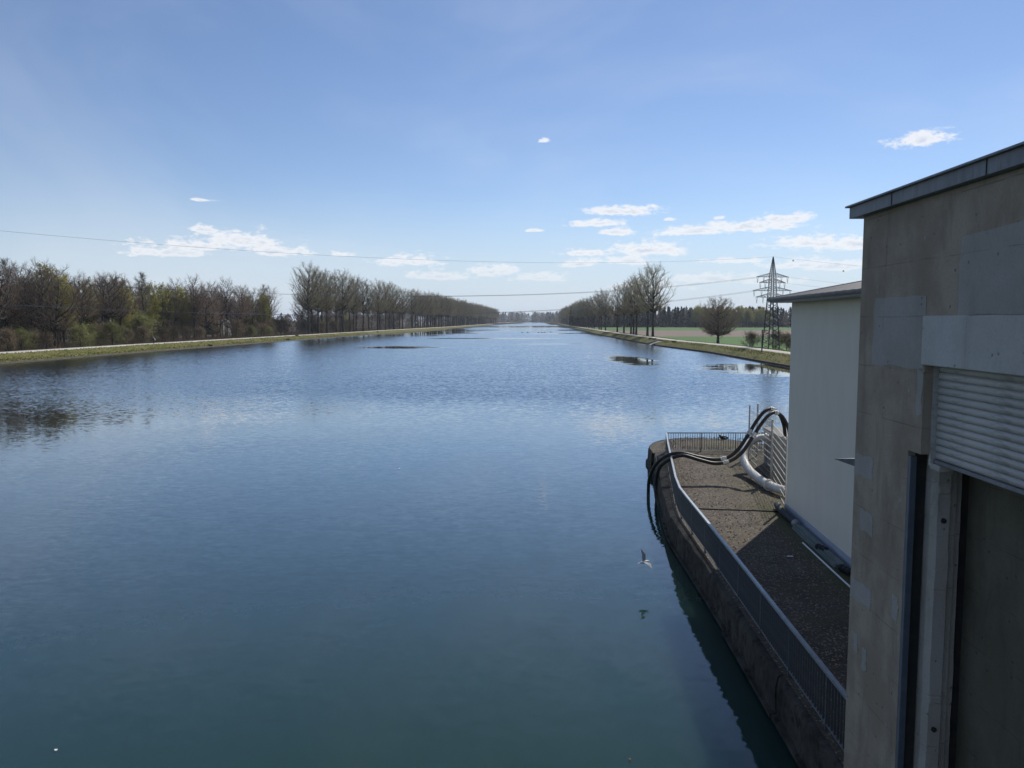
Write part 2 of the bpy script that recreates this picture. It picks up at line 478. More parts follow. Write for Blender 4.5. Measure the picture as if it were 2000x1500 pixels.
M_TWIG = leaf_mat('brown_twigs', (0.36, 0.285, 0.22), (0.44, 0.36, 0.285), 0.3, 0.45)
M_TWIG_P = leaf_mat('poplar_twigs', (0.38, 0.335, 0.235), (0.46, 0.41, 0.29), 0.2, 0.45)
M_TWIG_G = leaf_mat('grey_twigs', (0.33, 0.305, 0.265), (0.40, 0.375, 0.325), 0.2, 0.42)
M_BUD_P = leaf_mat('poplar_buds', (0.32, 0.28, 0.15), (0.38, 0.34, 0.19), 0.2, 0.6)
M_LEAF_Y = leaf_mat('fresh_yellow_green_leaf', (0.33, 0.33, 0.085), (0.42, 0.38, 0.10), 0.2)
M_LEAF_G = leaf_mat('fresh_green_leaf', (0.22, 0.25, 0.085), (0.29, 0.31, 0.115), 0.3)
M_LEAF_D = leaf_mat('dull_olive_leaf', (0.085, 0.085, 0.035), (0.11, 0.105, 0.05), 0.3)
M_LEAF_W = leaf_mat('white_blossom', (0.42, 0.40, 0.37), (0.50, 0.48, 0.45), 0.1)
M_CONIFER = leaf_mat('conifer_needles', (0.026, 0.040, 0.026), (0.040, 0.056, 0.034), 0.3, 0.1)
M_FARWOOD = leaf_mat('far_bare_wood', (0.20, 0.168, 0.138), (0.26, 0.22, 0.18), 0.1, 0.35)
M_FARGREEN = leaf_mat('far_fresh_wood', (0.12, 0.14, 0.05), (0.15, 0.165, 0.065), 0.1, 0.2)
M_REED = leaf_mat('dry_reed', (0.26, 0.20, 0.13), (0.32, 0.25, 0.16), 0.1, 0.2)
M_GRASSB = leaf_mat('grass_blades', (0.13, 0.14, 0.035), (0.19, 0.17, 0.07), 0.1, 0.3)
M_LITTER = leaf_mat('dead_leaves', (0.16, 0.085, 0.04), (0.24, 0.15, 0.08), 0.1, 0.1)
M_PEBBLE = mat('pale_grit', (0.26, 0.23, 0.19), (0.34, 0.30, 0.25), 5.0, 0.9, coords='World')
M_SKIN = mat('skin', (0.45, 0.29, 0.21), (0.47, 0.30, 0.22), 4.0, 0.6)
M_CLOTH_K = mat('black_cloth', (0.014, 0.014, 0.016), (0.022, 0.022, 0.024), 8.0, 0.9)
M_CLOTH_B = mat('grey_blue_trousers', (0.075, 0.085, 0.115), (0.095, 0.105, 0.135), 8.0, 0.9)
M_CLOTH_W = mat('white_cloth', (0.74, 0.74, 0.73), (0.78, 0.78, 0.77), 8.0, 0.85)
M_FEATHER_W = mat('white_feathers', (0.78, 0.77, 0.74), (0.82, 0.81, 0.79), 8.0, 0.8)
M_FEATHER_G = mat('grey_feathers', (0.30, 0.31, 0.33), (0.36, 0.37, 0.39), 8.0, 0.8)
M_FEATHER_K = mat('dark_feathers', (0.020, 0.018, 0.016), (0.035, 0.03, 0.026), 8.0, 0.8)
M_BEAK = mat('beak_yellow', (0.55, 0.33, 0.06), (0.58, 0.36, 0.08), 8.0, 0.5)


# ------------------------------------------------------------------ mesh helpers
class MB:
    """collects geometry and links it as ONE mesh object"""

    def __init__(self):
        self.v = []
        self.f = []
        self.m = []

    def quad(self, a, b, c, d, mi=0):
        i = len(self.v)
        self.v += [tuple(a), tuple(b), tuple(c), tuple(d)]
        self.f.append((i, i + 1, i + 2, i + 3))
        self.m.append(mi)

    def tri(self, a, b, c, mi=0):
        i = len(self.v)
        self.v += [tuple(a), tuple(b), tuple(c)]
        self.f.append((i, i + 1, i + 2))
        self.m.append(mi)

    def box(self, x0, x1, y0, y1, z0, z1, mi=0):
        i = len(self.v)
        self.v += [(x0, y0, z0), (x1, y0, z0), (x1, y1, z0), (x0, y1, z0), (x0, y0, z1), (x1, y0, z1), (x1, y1, z1), (x0, y1, z1)]
        for q in ((0, 3, 2, 1), (4, 5, 6, 7), (0, 1, 5, 4), (1, 2, 6, 5), (2, 3, 7, 6), (3, 0, 4, 7)):
            self.f.append(tuple(i + k for k in q))
            self.m.append(mi)

    def bar(self, a, b, w, h=None, mi=0, up=(0, 0, 1)):
        a, b = Vector(a), Vector(b)
        d = (b - a).normalized()
        u = Vector(up)
        if abs(d.dot(u)) > 0.98:
            u = Vector((1, 0, 0))
        s = d.cross(u).normalized() * (w / 2)
        t = s.cross(d).normalized() * ((h or w) / 2)
        i = len(self.v)
        for p in (a, b):
            for (x, y) in ((-1, -1), (1, -1), (1, 1), (-1, 1)):
                self.v.append(tuple(p + s * x + t * y))
        for q in ((0, 3, 2, 1), (4, 5, 6, 7), (0, 1, 5, 4), (1, 2, 6, 5), (2, 3, 7, 6), (3, 0, 4, 7)):
            self.f.append(tuple(i + k for k in q))
            self.m.append(mi)

    def tube(self, pts, rad, sides=8, mi=0, caps=True):
        pts = [Vector(p) for p in pts]
        n = len(pts)
        if not isinstance(rad, (list, tuple)):
            rad = [rad] * n
        base = len(self.v)
        ref = None
        for k, p in enumerate(pts):
            d = (pts[min(k + 1, n - 1)] - pts[max(k - 1, 0)])
            if d.length < 1e-9:
                d = Vector((0, 0, 1))
            d.normalize()
            if ref is None:
                ref = Vector((1, 0, 0)) if abs(d.x) < 0.8 else Vector((0, 1, 0))
            s = (ref - d * ref.dot(d)).normalized()
            ref = s
            t = d.cross(s)
            for j in range(sides):
                a = 2 * PI * j / sides
                self.v.append(tuple(p + (s * math.cos(a) + t * math.sin(a)) * rad[k]))
        for k in range(n - 1):
            for j in range(sides):
                j2 = (j + 1) % sides
                self.f.append((base + k * sides + j, base + k * sides + j2, base + (k + 1) * sides + j2, base + (k + 1) * sides + j))
                self.m.append(mi)
        if caps:
            self.f.append(tuple(base + j for j in reversed(range(sides))))
            self.f.append(tuple(base + (n - 1) * sides + j for j in range(sides)))
            self.m += [mi, mi]

    def twig(self, a, b, c, r, mi=0):
        """a bent, tapered three-sided twig"""
        a, b, c = Vector(a), Vector(b), Vector(c)
        d = c - a
        s = d.cross(Vector((0.31, 0.17, 0.93)))
        if s.length < 1e-6:
            s = Vector((1, 0, 0))
        s.normalize()
        t = d.cross(s).normalized()
        i = len(self.v)
        dirs = (s, s * -0.5 + t * 0.866, s * -0.5 - t * 0.866)
        for p, rr in ((a, r), (b, r * 0.75)):
            for q in dirs:
                self.v.append(tuple(p + q * rr))
        self.v.append(tuple(c))
        for j in range(3):
            j2 = (j + 1) % 3
            self.f.append((i + j, i + j2, i + 3 + j2, i + 3 + j))
            self.f.append((i + 3 + j, i + 3 + j2, i + 6))
            self.m += [mi, mi]

    def leaf(self, p, size, rng, mi=0):
        p = Vector(p)
        a = Vector((rng.gauss(0, 1), rng.gauss(0, 1), rng.gauss(0, 1)))
        b = Vector((rng.gauss(0, 1), rng.gauss(0, 1), rng.gauss(0, 1)))
        if a.length < 1e-3 or b.length < 1e-3:
            return
        a = a.normalized() * size
        b = b.normalized() * size * 0.7
        self.quad(p - a, p - b, p + a, p + b, mi)

    def ellipsoid(self, c, r, seg=10, rings=6, mi=0):
        c = Vector(c)
        base = len(self.v)
        for k in range(rings + 1):
            th = PI * k / rings
            for j in range(seg):
                ph = 2 * PI * j / seg
                self.v.append((c.x + r[0] * math.sin(th) * math.cos(ph), c.y + r[1] * math.sin(th) * math.sin(ph), c.z + r[2] * math.cos(th)))
        for k in range(rings):
            for j in range(seg):
                j2 = (j + 1) % seg
                self.f.append((base + k * seg + j, base + (k + 1) * seg + j, base + (k + 1) * seg + j2, base + k * seg + j2))
                self.m.append(mi)

    def mesh(self, name, mats, smooth=False):
        me = bpy.data.meshes.new(name)
        me.from_pydata(self.v, [], self.f)
        for mm in (mats if isinstance(mats, (list, tuple)) else [mats]):
            me.materials.append(mm)
        if any(self.m):
            me.polygons.foreach_set('material_index', self.m)
        if smooth:
            me.polygons.foreach_set('use_smooth', [True] * len(self.f))
        me.update()
        return me

    def build(self, name, mats, parent=None, smooth=False):
        return link(name, self.mesh(name, mats, smooth), parent)


def link(name, me, parent=None, loc=None):
    o = bpy.data.objects.new(name, me)
    COL.objects.link(o)
    if parent is not None:
        o.parent = parent
    if loc is not None:
        o.location = loc
    return o


def bevel(o, w=0.01, seg=2):
    md = o.modifiers.new('bevel', 'BEVEL')
    md.width = w
    md.segments = seg
    md.limit_method = 'ANGLE'
    return o


def empty(name, loc=(0, 0, 0), rz=0.0):
    o = bpy.data.objects.new(name, None)
    o.empty_display_size = 0.2
    COL.objects.link(o)
    o.location = loc
    o.rotation_euler = (0, 0, rz)
    return o


def tag(o, label=None, cat=None, group=None, kind=None):
    if label:
        o['label'] = label
    if cat:
        o['category'] = cat
    if group:
        o['group'] = group
    if kind:
        o['kind'] = kind
    return o


def interp(tab, y):
    if y <= tab[0][1]:
        return tab[0][0]
    for (a, b) in zip(tab, tab[1:]):
        if y <= b[1]:
            t = (y - a[1]) / (b[1] - a[1])
            return a[0] + (b[0] - a[0]) * t
    return tab[-1][0]


def catmull(pts, n=8):
    pts = [Vector(p) for p in pts]
    P = [pts[0] * 2 - pts[1]] + pts + [pts[-1] * 2 - pts[-2]]
    out = []
    for k in range(1, len(P) - 2):
        a, b, c, d = P[k - 1], P[k], P[k + 1], P[k + 2]
        for j in range(n):
            t = j / n
            out.append(0.5 * ((2 * b) + (c - a) * t + (2 * a - 5 * b + 4 * c - d) * t * t + (3 * b - a - 3 * c + d) * t ** 3))
    out.append(pts[-1])
    return out


# ------------------------------------------------------------------ canal, banks, ground
LEFT = [(-94, -400), (-94, 140), (-92.5, 200), (-89, 268), (-82, 380), (-75, 500), (-56, 805), (-33, 1450), (-8, 2100), (0, 2900)]
RIGHT = [(47, -400), (47, 130), (48.5, 190), (45.5, 236), (46, 330), (47, 400), (53.5, 575), (65, 966), (85, 1500), (108, 2100), (128, 2900)]


def ysamples():
    ys = [-400, -200, -60, 0, 40, 80]
    y = 84.0
    while y < 2900:
        ys.append(y)
        y += 3.0 if y < 340 else (8.0 if y < 900 else 50.0)
    ys.append(2900)
    return ys


YS = ysamples()
NOTCH = (247.0, 257.0)


def loft(name, tab, sign, prof, matl, jitter=0.0, label=None, notch=False):
    """a strip that follows a bank; prof = [(offset from the water edge, height)]"""
    ys = list(YS)
    if notch:
        ys = sorted(set(ys + [NOTCH[0], NOTCH[0] + 0.3, NOTCH[1], NOTCH[1] + 0.3]))
    mb = MB()
    n = len(prof)
    for y in ys:
        x = interp(tab, y)
        for (o, z) in prof:
            inn = notch and NOTCH[0] + 0.2 < y < NOTCH[1] + 0.1
            if inn and o < 3.4:
                z = -0.4 - 0.02 * o
            j = (mnoise.noise(Vector((o * 0.6, y * 0.22, sign * 9.0))) * jitter) if 0.4 < o else 0.0
            j2 = (mnoise.noise(Vector((o * 0.3 + 50, y * 0.12, sign * 4.0))) * jitter * 1.2) if o <= 0.6 else 0.0
            mb.v.append((x + sign * o + j2, y, z + j))
    for k in range(len(ys) - 1):
        for j in range(n - 1):
            a = k * n + j
            q = (a, a + 1, a + n + 1, a + n)
            mb.f.append(q if sign > 0 else q[::-1])
            mb.m.append(0)
    o = mb.build(name, matl, smooth=not notch)
    tag(o, kind='structure')
    return o


# water sheet between the banks
mb = MB()
for k in range(len(YS) - 1):
    a, b = YS[k], YS[k + 1]
    mb.quad((interp(LEFT, a) - 1.2, a, 0), (interp(RIGHT, a) + (5 if 240 < a < 260 else 1.2), a, 0), (interp(RIGHT, b) + (5 if 240 < b < 260 else 1.2), b, 0), (interp(LEFT, b) - 1.2, b, 0))
tag(mb.build('canal_water', M_WATER), kind='structure')

loft('bank_edge_left', LEFT, -1, [(-0.3, -0.6), (-0.22, 0.02), (-0.05, 0.05), (0.0, 0.30), (0.3, 0.34)], M_KERB, 0.05)
loft('bank_slope_left', LEFT, -1, [(0.28, 0.20), (0.5, 0.36), (1.3, 0.78), (2.3, 1.25), (3.2, 1.62), (3.7, 1.66)], M_BANK, 0.12)
loft('path_left', LEFT, -1, [(3.6, 1.60), (3.7, 1.70), (6.4, 1.76), (9.2, 1.70), (9.3, 1.60)], M_PATH, 0.02)
loft('path_verge_left', LEFT, -1, [(9.2, 1.64), (10.5, 1.55), (13, 1.25), (18, 1.0)], M_BANK, 0.15)
loft('bank_edge_right', RIGHT, 1, [(-0.4, -0.6), (-0.3, 0.03), (-0.05, 0.05), (0.0, 0.42), (0.25, 0.45)], M_KERB, 0.05, notch=True)
loft('bank_slope_right', RIGHT, 1, [(0.22, 0.36), (0.5, 0.52), (1.5, 0.95), (2.6, 1.35), (3.5, 1.70), (4.1, 1.76)], M_BANK, 0.12, notch=True)
loft('path_right', RIGHT, 1, [(4.0, 1.68), (4.1, 1.80), (5.8, 1.83), (7.4, 1.80), (7.5, 1.68)], M_PATH, 0.02)
loft('path_verge_right', RIGHT, 1, [(7.4, 1.74), (9, 1.60), (12, 0.9), (15, 0.35), (18, 0.24)], M_BANK, 0.12)

# the ground on both sides as one sheet out to the horizon
mb = MB()
for k in range(len(YS) - 1):
    a, b = YS[k], YS[k + 1]
    la, lb, ra, rb = interp(LEFT, a), interp(LEFT, b), interp(RIGHT, a), interp(RIGHT, b)
    mb.quad((-9000, a, 0.6), (la - 60, a, 0.8), (lb - 60, b, 0.8), (-9000, b, 0.6))
    mb.quad((la - 60, a, 0.8), (la - 17.5, a, 0.98), (lb - 17.5, b, 0.98), (lb - 60, b, 0.8))
    mb.quad((ra + 17.5, a, 0.20), (9000, a, 0.20), (9000, b, 0.20), (rb + 17.5, b, 0.20))
mb.quad((-9000, 2900, 0.6), (9000, 2900, 0.2), (9000, 14000, 0.6), (-9000, 14000, 0.6))
tag(mb.build('ground', M_GROUND), kind='structure')

for nm, y0, y1, mm, z in (('field_near', 120, 372, M_FIELD_G, 0.224), ('field_ploughed', 372, 600, M_FIELD_B, 0.228), ('field_far', 600, 872, M_FIELD_G, 0.232)):
    mb = MB()
    ys = [y0 + (y1 - y0) * t / 12 for t in range(13)]
    for a, b in zip(ys, ys[1:]):
        mb.quad((interp(RIGHT, a) + 16.5, a, z), (900, a, z), (900, b, z), (interp(RIGHT, b) + 16.5, b, z))
    tag(mb.build(nm, mm), kind='structure')

# slipway cut into the right bank
sx = interp(RIGHT, 252)
sw = empty('slipway', (sx, 252, 0.0))
tag(sw, 'concrete slipway cut into the right bank near the poplars', 'slipway')
mb = MB()
mb.quad((-1.0, -4.9, -0.35), (3.9, -4.9, 1.5), (3.9, 4.9, 1.5), (-1.0, 4.9, -0.35))
mb.quad((-1.0, -4.9, -0.75), (-1.0, 4.9, -0.75), (3.9, 4.9, 1.1), (3.9, -4.9, 1.1))
mb.quad((-1.0, -4.9, -0.75), (3.9, -4.9, 1.1), (3.9, -4.9, 1.5), (-1.0, -4.9, -0.35))
mb.build('ramp', M_TANK, sw)
for s in (-1, 1):
    mb = MB()
    y0, y1 = (s * 5.0, s * 5.45) if s > 0 else (s * 5.45, s * 5.0)
    i = len(mb.v)
    mb.v += [(-0.6, y0, -0.6), (4.3, y0, 0.6), (4.3, y0, 1.83), (-0.6, y0, 0.5), (-0.6, y1, -0.6), (4.3, y1, 0.6), (4.3, y1, 1.83), (-0.6, y1, 0.5)]
    mb.f += [(0, 1, 2, 3), (7, 6, 5, 4), (0, 4, 5, 1), (1, 5, 6, 2), (2, 6, 7, 3), (3, 7, 4, 0)]
    mb.m += [0] * 6
    mb.build('wing_wall', M_TANK, sw)

# ------------------------------------------------------------------ terrace, quay
RAILPTS = [(4.92, 2.0), (5.31, 11.0), (5.49, 15.0), (5.66, 18.6), (5.81, 22.0), (5.95, 25.6), (6.03, 27.2), (6.28, 29.1), (6.93, 33.0), (7.60, 37.0), (8.25, 40.7)]
RAILTAB = [(x, y) for x, y in RAILPTS]
# quay face foot: distance outside the railing
FOOT = [(0.14, 2), (0.15, 13), (0.18, 19), (0.26, 24), (0.36, 29), (0.50, 33), (0.60, 37), (0.65, 41)]


def rail_x(y):
    return interp(RAILTAB, y)


def foot_x(y):
    return rail_x(y) - interp(FOOT, y)


NOSE = [(7.56, 40.72), (7.7, 42.6), (8.25, 44.2), (9.2, 45.4), (10.6, 45.95), (12.2, 45.7), (13.4, 44.9), (14.6, 43.4), (16.0, 40.72)]
# terrace top as one sheet
mb = MB()
ys = [2.0 + 0.5 * k for k in range(78)] + [40.7]
for a, b in zip(ys, ys[1:]):
    mb.quad((rail_x(a) - 0.10, a, 1.0), (30, a, 1.0), (30, b, 1.0), (rail_x(b) - 0.10, b, 1.0))
tag(mb.build('terrace', M_TERRACE), kind='structure')

# rounded pier nose past the far railing: a low mound of rough paving
mb = MB()
cx, cy = 11.6, 40.7
rings = 10
segn = 30
path = catmull([(x, y, 0) for x, y in NOSE], 4)
for k in range(rings + 1):
    t = k / rings
    for p in path:
        x, y = cx + (p.x - cx) * t, cy + (p.y - cy) * t
        if t < 0.01:
            y = cy
        z = 1.01 + 0.16 * (1 - t ** 2) * min(1, (y - cy) / 1.2) - 0.10 * (t ** 8)
        z += 0.03 * mnoise.noise(Vector((x * 2.3, y * 2.3, 0)))
        mb.v.append((x, max(y, cy), z))
n = len(path)
for k in range(rings):
    for j in range(n - 1):
        a = k * n + j
        mb.f.append((a, a + n, a + n + 1, a + 1)[::-1])
        mb.m.append(0)
tag(mb.build('pier_nose', M_TERRACE, smooth=True), kind='structure')

# quay wall under the terrace edge, rough mossy face, in three cast blocks with joints
quay = empty('quay_wall', (5.4, 12, 0))
tag(quay, 'low mossy concrete quay wall under the railing, running to the rounded pier nose', 'wall')


def quay_block(y0, y1, step):
    mb = MB()
    ny = max(2, int((y1 - y0) / 0.16))
    prof = 13
    for k in range(ny + 1):
        y = y0 + (y1 - y0) * k / ny
        xr, xf = rail_x(y), foot_x(y) - step
        for j in range(prof):
            t = j / (prof - 1)
            x = (xr + 0.04) + (xf - (xr + 0.04)) * min(1.0, t * 2.2)
            z = 0.998 - 0.09 * min(1.0, t * 2.2) - 0.75 * max(0.0, (t - 0.42) / 0.58)
            r = mnoise.fractal(Vector((x * 3.0, y * 3.0, z * 3.0)), 1.0, 2.0, 4)
            if 0 < j:
                x += 0.035 * r
                z += 0.030 * r
            mb.v.append((x, y, z))
        mb.v.append((xf - 0.10, y, 0.15))
        mb.v.append((xf - 0.10, y, 0.06))
        mb.v.append((xf - 0.03, y, 0.05))
        mb.v.append((xf - 0.03, y, -1.5))
    n = prof + 4
    for k in range(ny):
        for j in range(n - 1):
            a = k * n + j
            mb.f.append((a, a + 1, a + n + 1, a + n)[::-1])
            mb.m.append(0)
    mb.f.append(tuple(range(n)))
    mb.f.append(tuple(reversed(range(ny * n, ny * n + n))))
    mb.m += [0, 0]
    o = mb.build('quay_block', M_QUAY, quay)
    o.matrix_parent_inverse = Matrix.Translation((-5.4, -12, 0))
    return o


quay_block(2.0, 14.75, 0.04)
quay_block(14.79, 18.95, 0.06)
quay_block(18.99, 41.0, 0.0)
# nose wall
mb = MB()
for p in path:
    dx, dy = p.x - cx, p.y - cy
    l = math.hypot(dx, dy)
    for (o, z) in ((0.0, 0.93), (0.06, 0.8), (0.10, 0.15), (0.2, 0.12), (0.2, -1.5)):
        r = 0.03 * mnoise.noise(Vector((p.x * 3, p.y * 3, z * 4)))
        mb.v.append((p.x + dx / l * (o + r), p.y + dy / l * (o + r), z))
for j in range(n_ := len(path) - 1):
    for k in range(4):
        a = j * 5 + k
        mb.f.append((a, a + 1, a + 6, a + 5))
        mb.m.append(0)
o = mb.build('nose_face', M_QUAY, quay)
o.matrix_parent_inverse = Matrix.Translation((-5.4, -12, 0))

# ------------------------------------------------------------------ steel railing
rail = empty('railing', (5.4, 11.0, 1.0))
tag(rail, 'galvanised bar railing with flat top rail along the quay edge', 'railing')
PI_RAIL = Matrix.Translation((-5.4, -11.0, -1.0))


def put(o):
    o.matrix_parent_inverse = PI_RAIL
    return o


dense = []
y = 10.6
while y < 40.72:
    dense.append(Vector((rail_x(y), y, 0)))
    y += 0.05
length = [0.0]
for a, b in zip(dense, dense[1:]):
    length.append(length[-1] + (b - a).length)


def at_len(s):
    import bisect
    k = min(max(bisect.bisect_right(length, s) - 1, 0), len(dense) - 2)
    t = (s - length[k]) / (length[k + 1] - length[k])
    return dense[k].lerp(dense[k + 1], t), (dense[k + 1] - dense[k]).normalized()


TOTAL = length[-1]


def rail_strip(name, z0, z1, w, matl):
    mb = MB()
    pts = [Vector((x, y, 0)) for x, y in RAILPTS[1:]]
    pts[0] = Vector((rail_x(10.6), 10.6, 0))
    ring = []
    for k, p in enumerate(pts):
        d = (pts[min(k + 1, len(pts) - 1)] - pts[max(k - 1, 0)]).normalized()
        s = Vector((d.y, -d.x, 0)) * (w / 2)
        mb.v += [tuple(p - s + Vector((0, 0, z0))), tuple(p + s + Vector((0, 0, z0))), tuple(p + s + Vector((0, 0, z1))), tuple(p - s + Vector((0, 0, z1)))]
    for k in range(len(pts) - 1):
        for j in range(4):
            a, b = k * 4 + j, k * 4 + (j + 1) % 4
            mb.f.append((a, b, b + 4, a + 4))
            mb.m.append(0)
    mb.f += [(3, 2, 1, 0), tuple(len(mb.v) - 4 + j for j in range(4))]
    mb.m += [0, 0]
    return put(mb.build(name, matl, rail))


rail_strip('top_rail', 1.985, 2.04, 0.075, M_RAIL)
rail_strip('bottom_rail', 1.10, 1.125, 0.04, M_RAIL)
mbar = MB()
mbar.box(-0.018, 0.018, -0.006, 0.006, 1.126, 1.984)
bar_me = mbar.mesh('bar', M_RAIL_DK)
mpost = MB()
mpost.box(-0.03, 0.03, -0.015, 0.015, 0.98, 1.984)
post_me = mpost.mesh('post', M_RAIL_DK)
NB = 228
npost = 15
post_s = [TOTAL * k / npost for k in range(npost + 1)]
for s in post_s:
    p, d = at_len(min(s, TOTAL - 0.01))
    o = put(link('post', post_me, rail))
    o.location = (p.x, p.y, 0)
    o.rotation_euler = (0, 0, math.atan2(d.y, d.x) - PI / 2)
for k in range(NB):
    s = TOTAL * (k + 0.5) / NB
    if min(abs(s - q) for q in post_s) < 0.04:
        continue
    p, d = at_len(s)
    o = put(link('bar', bar_me, rail))
    o.location = (p.x, p.y, 0)
    o.rotation_euler = (0, 0, math.atan2(d.y, d.x) - PI / 2)

mbar = MB()
mbar.box(-0.012, 0.012, -0.010, 0.010, 1.126, 1.984)
bar2_me = mbar.mesh('bar', M_LAMPPOST)
post2_me = mpost.mesh('post', M_LAMPPOST)
rail2 = empty('railing', (8.25, 40.72, 1.0))
tag(rail2, 'short dark bar railing across the far end of the terrace', 'railing')
mb = MB()
mb.box(0.05, 5.6, -0.03, 0.03, 0.985, 1.03)
mb.build('top_rail', M_LAMPPOST, rail2)
mb = MB()
mb.box(0.05, 5.6, -0.02, 0.02, 0.10, 0.125)
mb.build('bottom_rail', M_RAIL, rail2)
for k in range(4):
    o = link('post', post2_me, rail2)
    o.location = (0.02 + 1.85 * k, 0, -1.0)
    o.rotation_euler = (0, 0, PI / 2)
for k in range(43):
    x = 0.13 + 0.128 * k
    if min(abs(x - (0.02 + 1.85 * q)) for q in range(4)) < 0.04:
        continue
    o = link('bar', bar2_me, rail2)
    o.location = (x, 0, -1.0)
    o.rotation_euler = (0, 0, PI / 2)

# ------------------------------------------------------------------ concrete gate house (right foreground)
GA = -R(1.7)
gate = empty('concrete_gatehouse', (4.58, 10.14, 0), GA)
tag(gate, 'weathered board-marked concrete gatehouse with dark roof edge and roller shutter in the right foreground', 'building')
mb = MB()
mb.box(0, 1.2, -1.72, 0, 6.52, 9.34)                 # far jamb, upper
mb.box(0, 1.2, -1.44, 0, -2.0, 6.52)                 # far jamb, lower (wider stop-log niche)
mb.box(0, 1.2, -6.6, -1.72, 7.52, 9.34)              # above the opening
mb.box(0, 1.2, -14.0, -6.6, -2.0, 9.34)              # near part, beside the camera
mb.box(1.2, 9.0, -14.0, -0.02, -2.0, 9.33)           # body of the building
o = mb.build('wall', M_CONC, gate)
mb = MB()
mb.box(-0.10, 9.3, -14.2, 0.22, 9.345, 9.49)
mb.build('fascia', M_FASCIA, gate)
mb = MB()
mb.box(-0.145, 9.35, -14.25, 0.265, 9.491, 9.512)
mb.build('roof_edge_cap', M_FASCIA, gate)
for k in range(6):
    mb = MB()
    y0 = -1.0 - 1.9 * k
    mb.box(-0.106, -0.099, y0, y0 + 0.012, 9.346, 9.489)
    mb.build('fascia_joint', M_DARK, gate)
lint = MB()
lint.box(-0.035, 0.30, -6.9, -1.70, 7.515, 8.05)
bevel(lint.build('lintel', M_CONC_LT, gate), 0.012)
# stop-log niche
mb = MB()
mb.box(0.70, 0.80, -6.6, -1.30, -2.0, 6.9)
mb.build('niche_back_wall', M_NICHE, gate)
mb = MB()
mb.box(0.002, 0.075, -1.50, -1.441, -2.0, 6.46)
bevel(mb.build('guide_plate', M_STEEL_BLUE, gate), 0.004)
mb = MB()
mb.box(0.08, 0.21, -1.446, -1.4405, -2.0, 6.56)
mb.box(0.60, 0.70, -1.446, -1.4405, -2.0, 6.56)
mb.build('guide_slot_shade', M_DARK, gate)  # flat strips on the jamb, shade of the deep slots painted in


def rough_prism(name, plan, z0, z1, matl, amp=0.012, nz=60):
    mb = MB()
    n = len(plan)
    for k in range(nz + 1):
        z = z0 + (z1 - z0) * k / nz
        for (x, y) in plan:
            r = mnoise.fractal(Vector((x * 5, y * 5, z * 2.6)), 1.0, 2.0, 4) * amp
            mb.v.append((x + r, y + r * 0.6, z))
    for k in range(nz):
        for j in range(n):
            j2 = (j + 1) % n
            mb.f.append((k * n + j, k * n + j2, (k + 1) * n + j2, (k + 1) * n + j))
            mb.m.append(0)
    mb.f.append(tuple(reversed(range(n))))
    mb.f.append(tuple(nz * n + j for j in range(n)))
    mb.m += [0, 0]
    return mb.build(name, matl, gate)


rough_prism('guide_pier', [(0.215, -1.45), (0.215, -1.56), (0.262, -1.63), (0.40, -1.63), (0.42, -1.56), (0.50, -1.56), (0.52, -1.50), (0.59, -1.50), (0.59, -1.45)], -2.0, 6.42, M_GUIDE)
for z in (5.75, 3.3):
    mb = MB()
    mb.tube([(0.33, -1.62, z), (0.33, -1.648, z)], 0.03, 12)
    mb.build('guide_bolt', M_DARK, gate)
    mb = MB()
    mb.box(0.255, 0.405, -1.645, -1.45, z + 0.30, z + 0.40)
    bevel(mb.build('guide_band', M_GUIDE, gate), 0.02)
# roller shutter
sh = MB()
sh.box(0.10, 0.20, -1.745, -1.70, 6.40, 7.52)
sh.build('shutter_guide', M_SHUTTER, gate)
shut = MB()
shut.box(0.165, 0.175, -6.6, -1.745, 6.47, 7.52)
shut = shut.build('roller_shutter', M_SHUTTER, gate)
NSL = 13
sl = MB()
hh = 1.04 / NSL
prof = []
for k in range(9):
    t = k / 8
    prof.append((0.158 - 0.014 * math.sin(PI * t) ** 0.8, t * hh * 0.93))
for (x, z) in prof:
    sl.v += [(x, -6.6, z), (x, -1.748, z)]
for k in range(8):
    sl.f.append((2 * k, 2 * k + 2, 2 * k + 3, 2 * k + 1))
    sl.m.append(0)
i = len(sl.v)
sl.v += [(0.162, -6.6, 0), (0.162, -1.748, 0), (0.162, -6.6, hh * .93), (0.162, -1.748, hh * .93)]
sl.f += [(0, 1, i + 1, i), (16, i + 2, i + 3, 17), (i, i + 1, i + 3, i + 2)]
sl.m += [0, 0, 0]
sl_me = sl.mesh('shutter_slat', M_SHUTTER, True)
for k in range(NSL):
    o = link('shutter_slat', sl_me, shut)
    o.location = (0, 0, 6.475 + k * hh)
mb = MB()
mb.box(0.125, 0.185, -6.6, -1.75, 6.43, 6.472)
bevel(mb.build('bottom_bar', M_FASCIA, shut), 0.006)
mb = MB()
mb.box(0.10, 0.26, -1.93, -1.73, 6.36, 6.428)
bevel(mb.build('shutter_bracket', M_GUIDE, gate), 0.01)


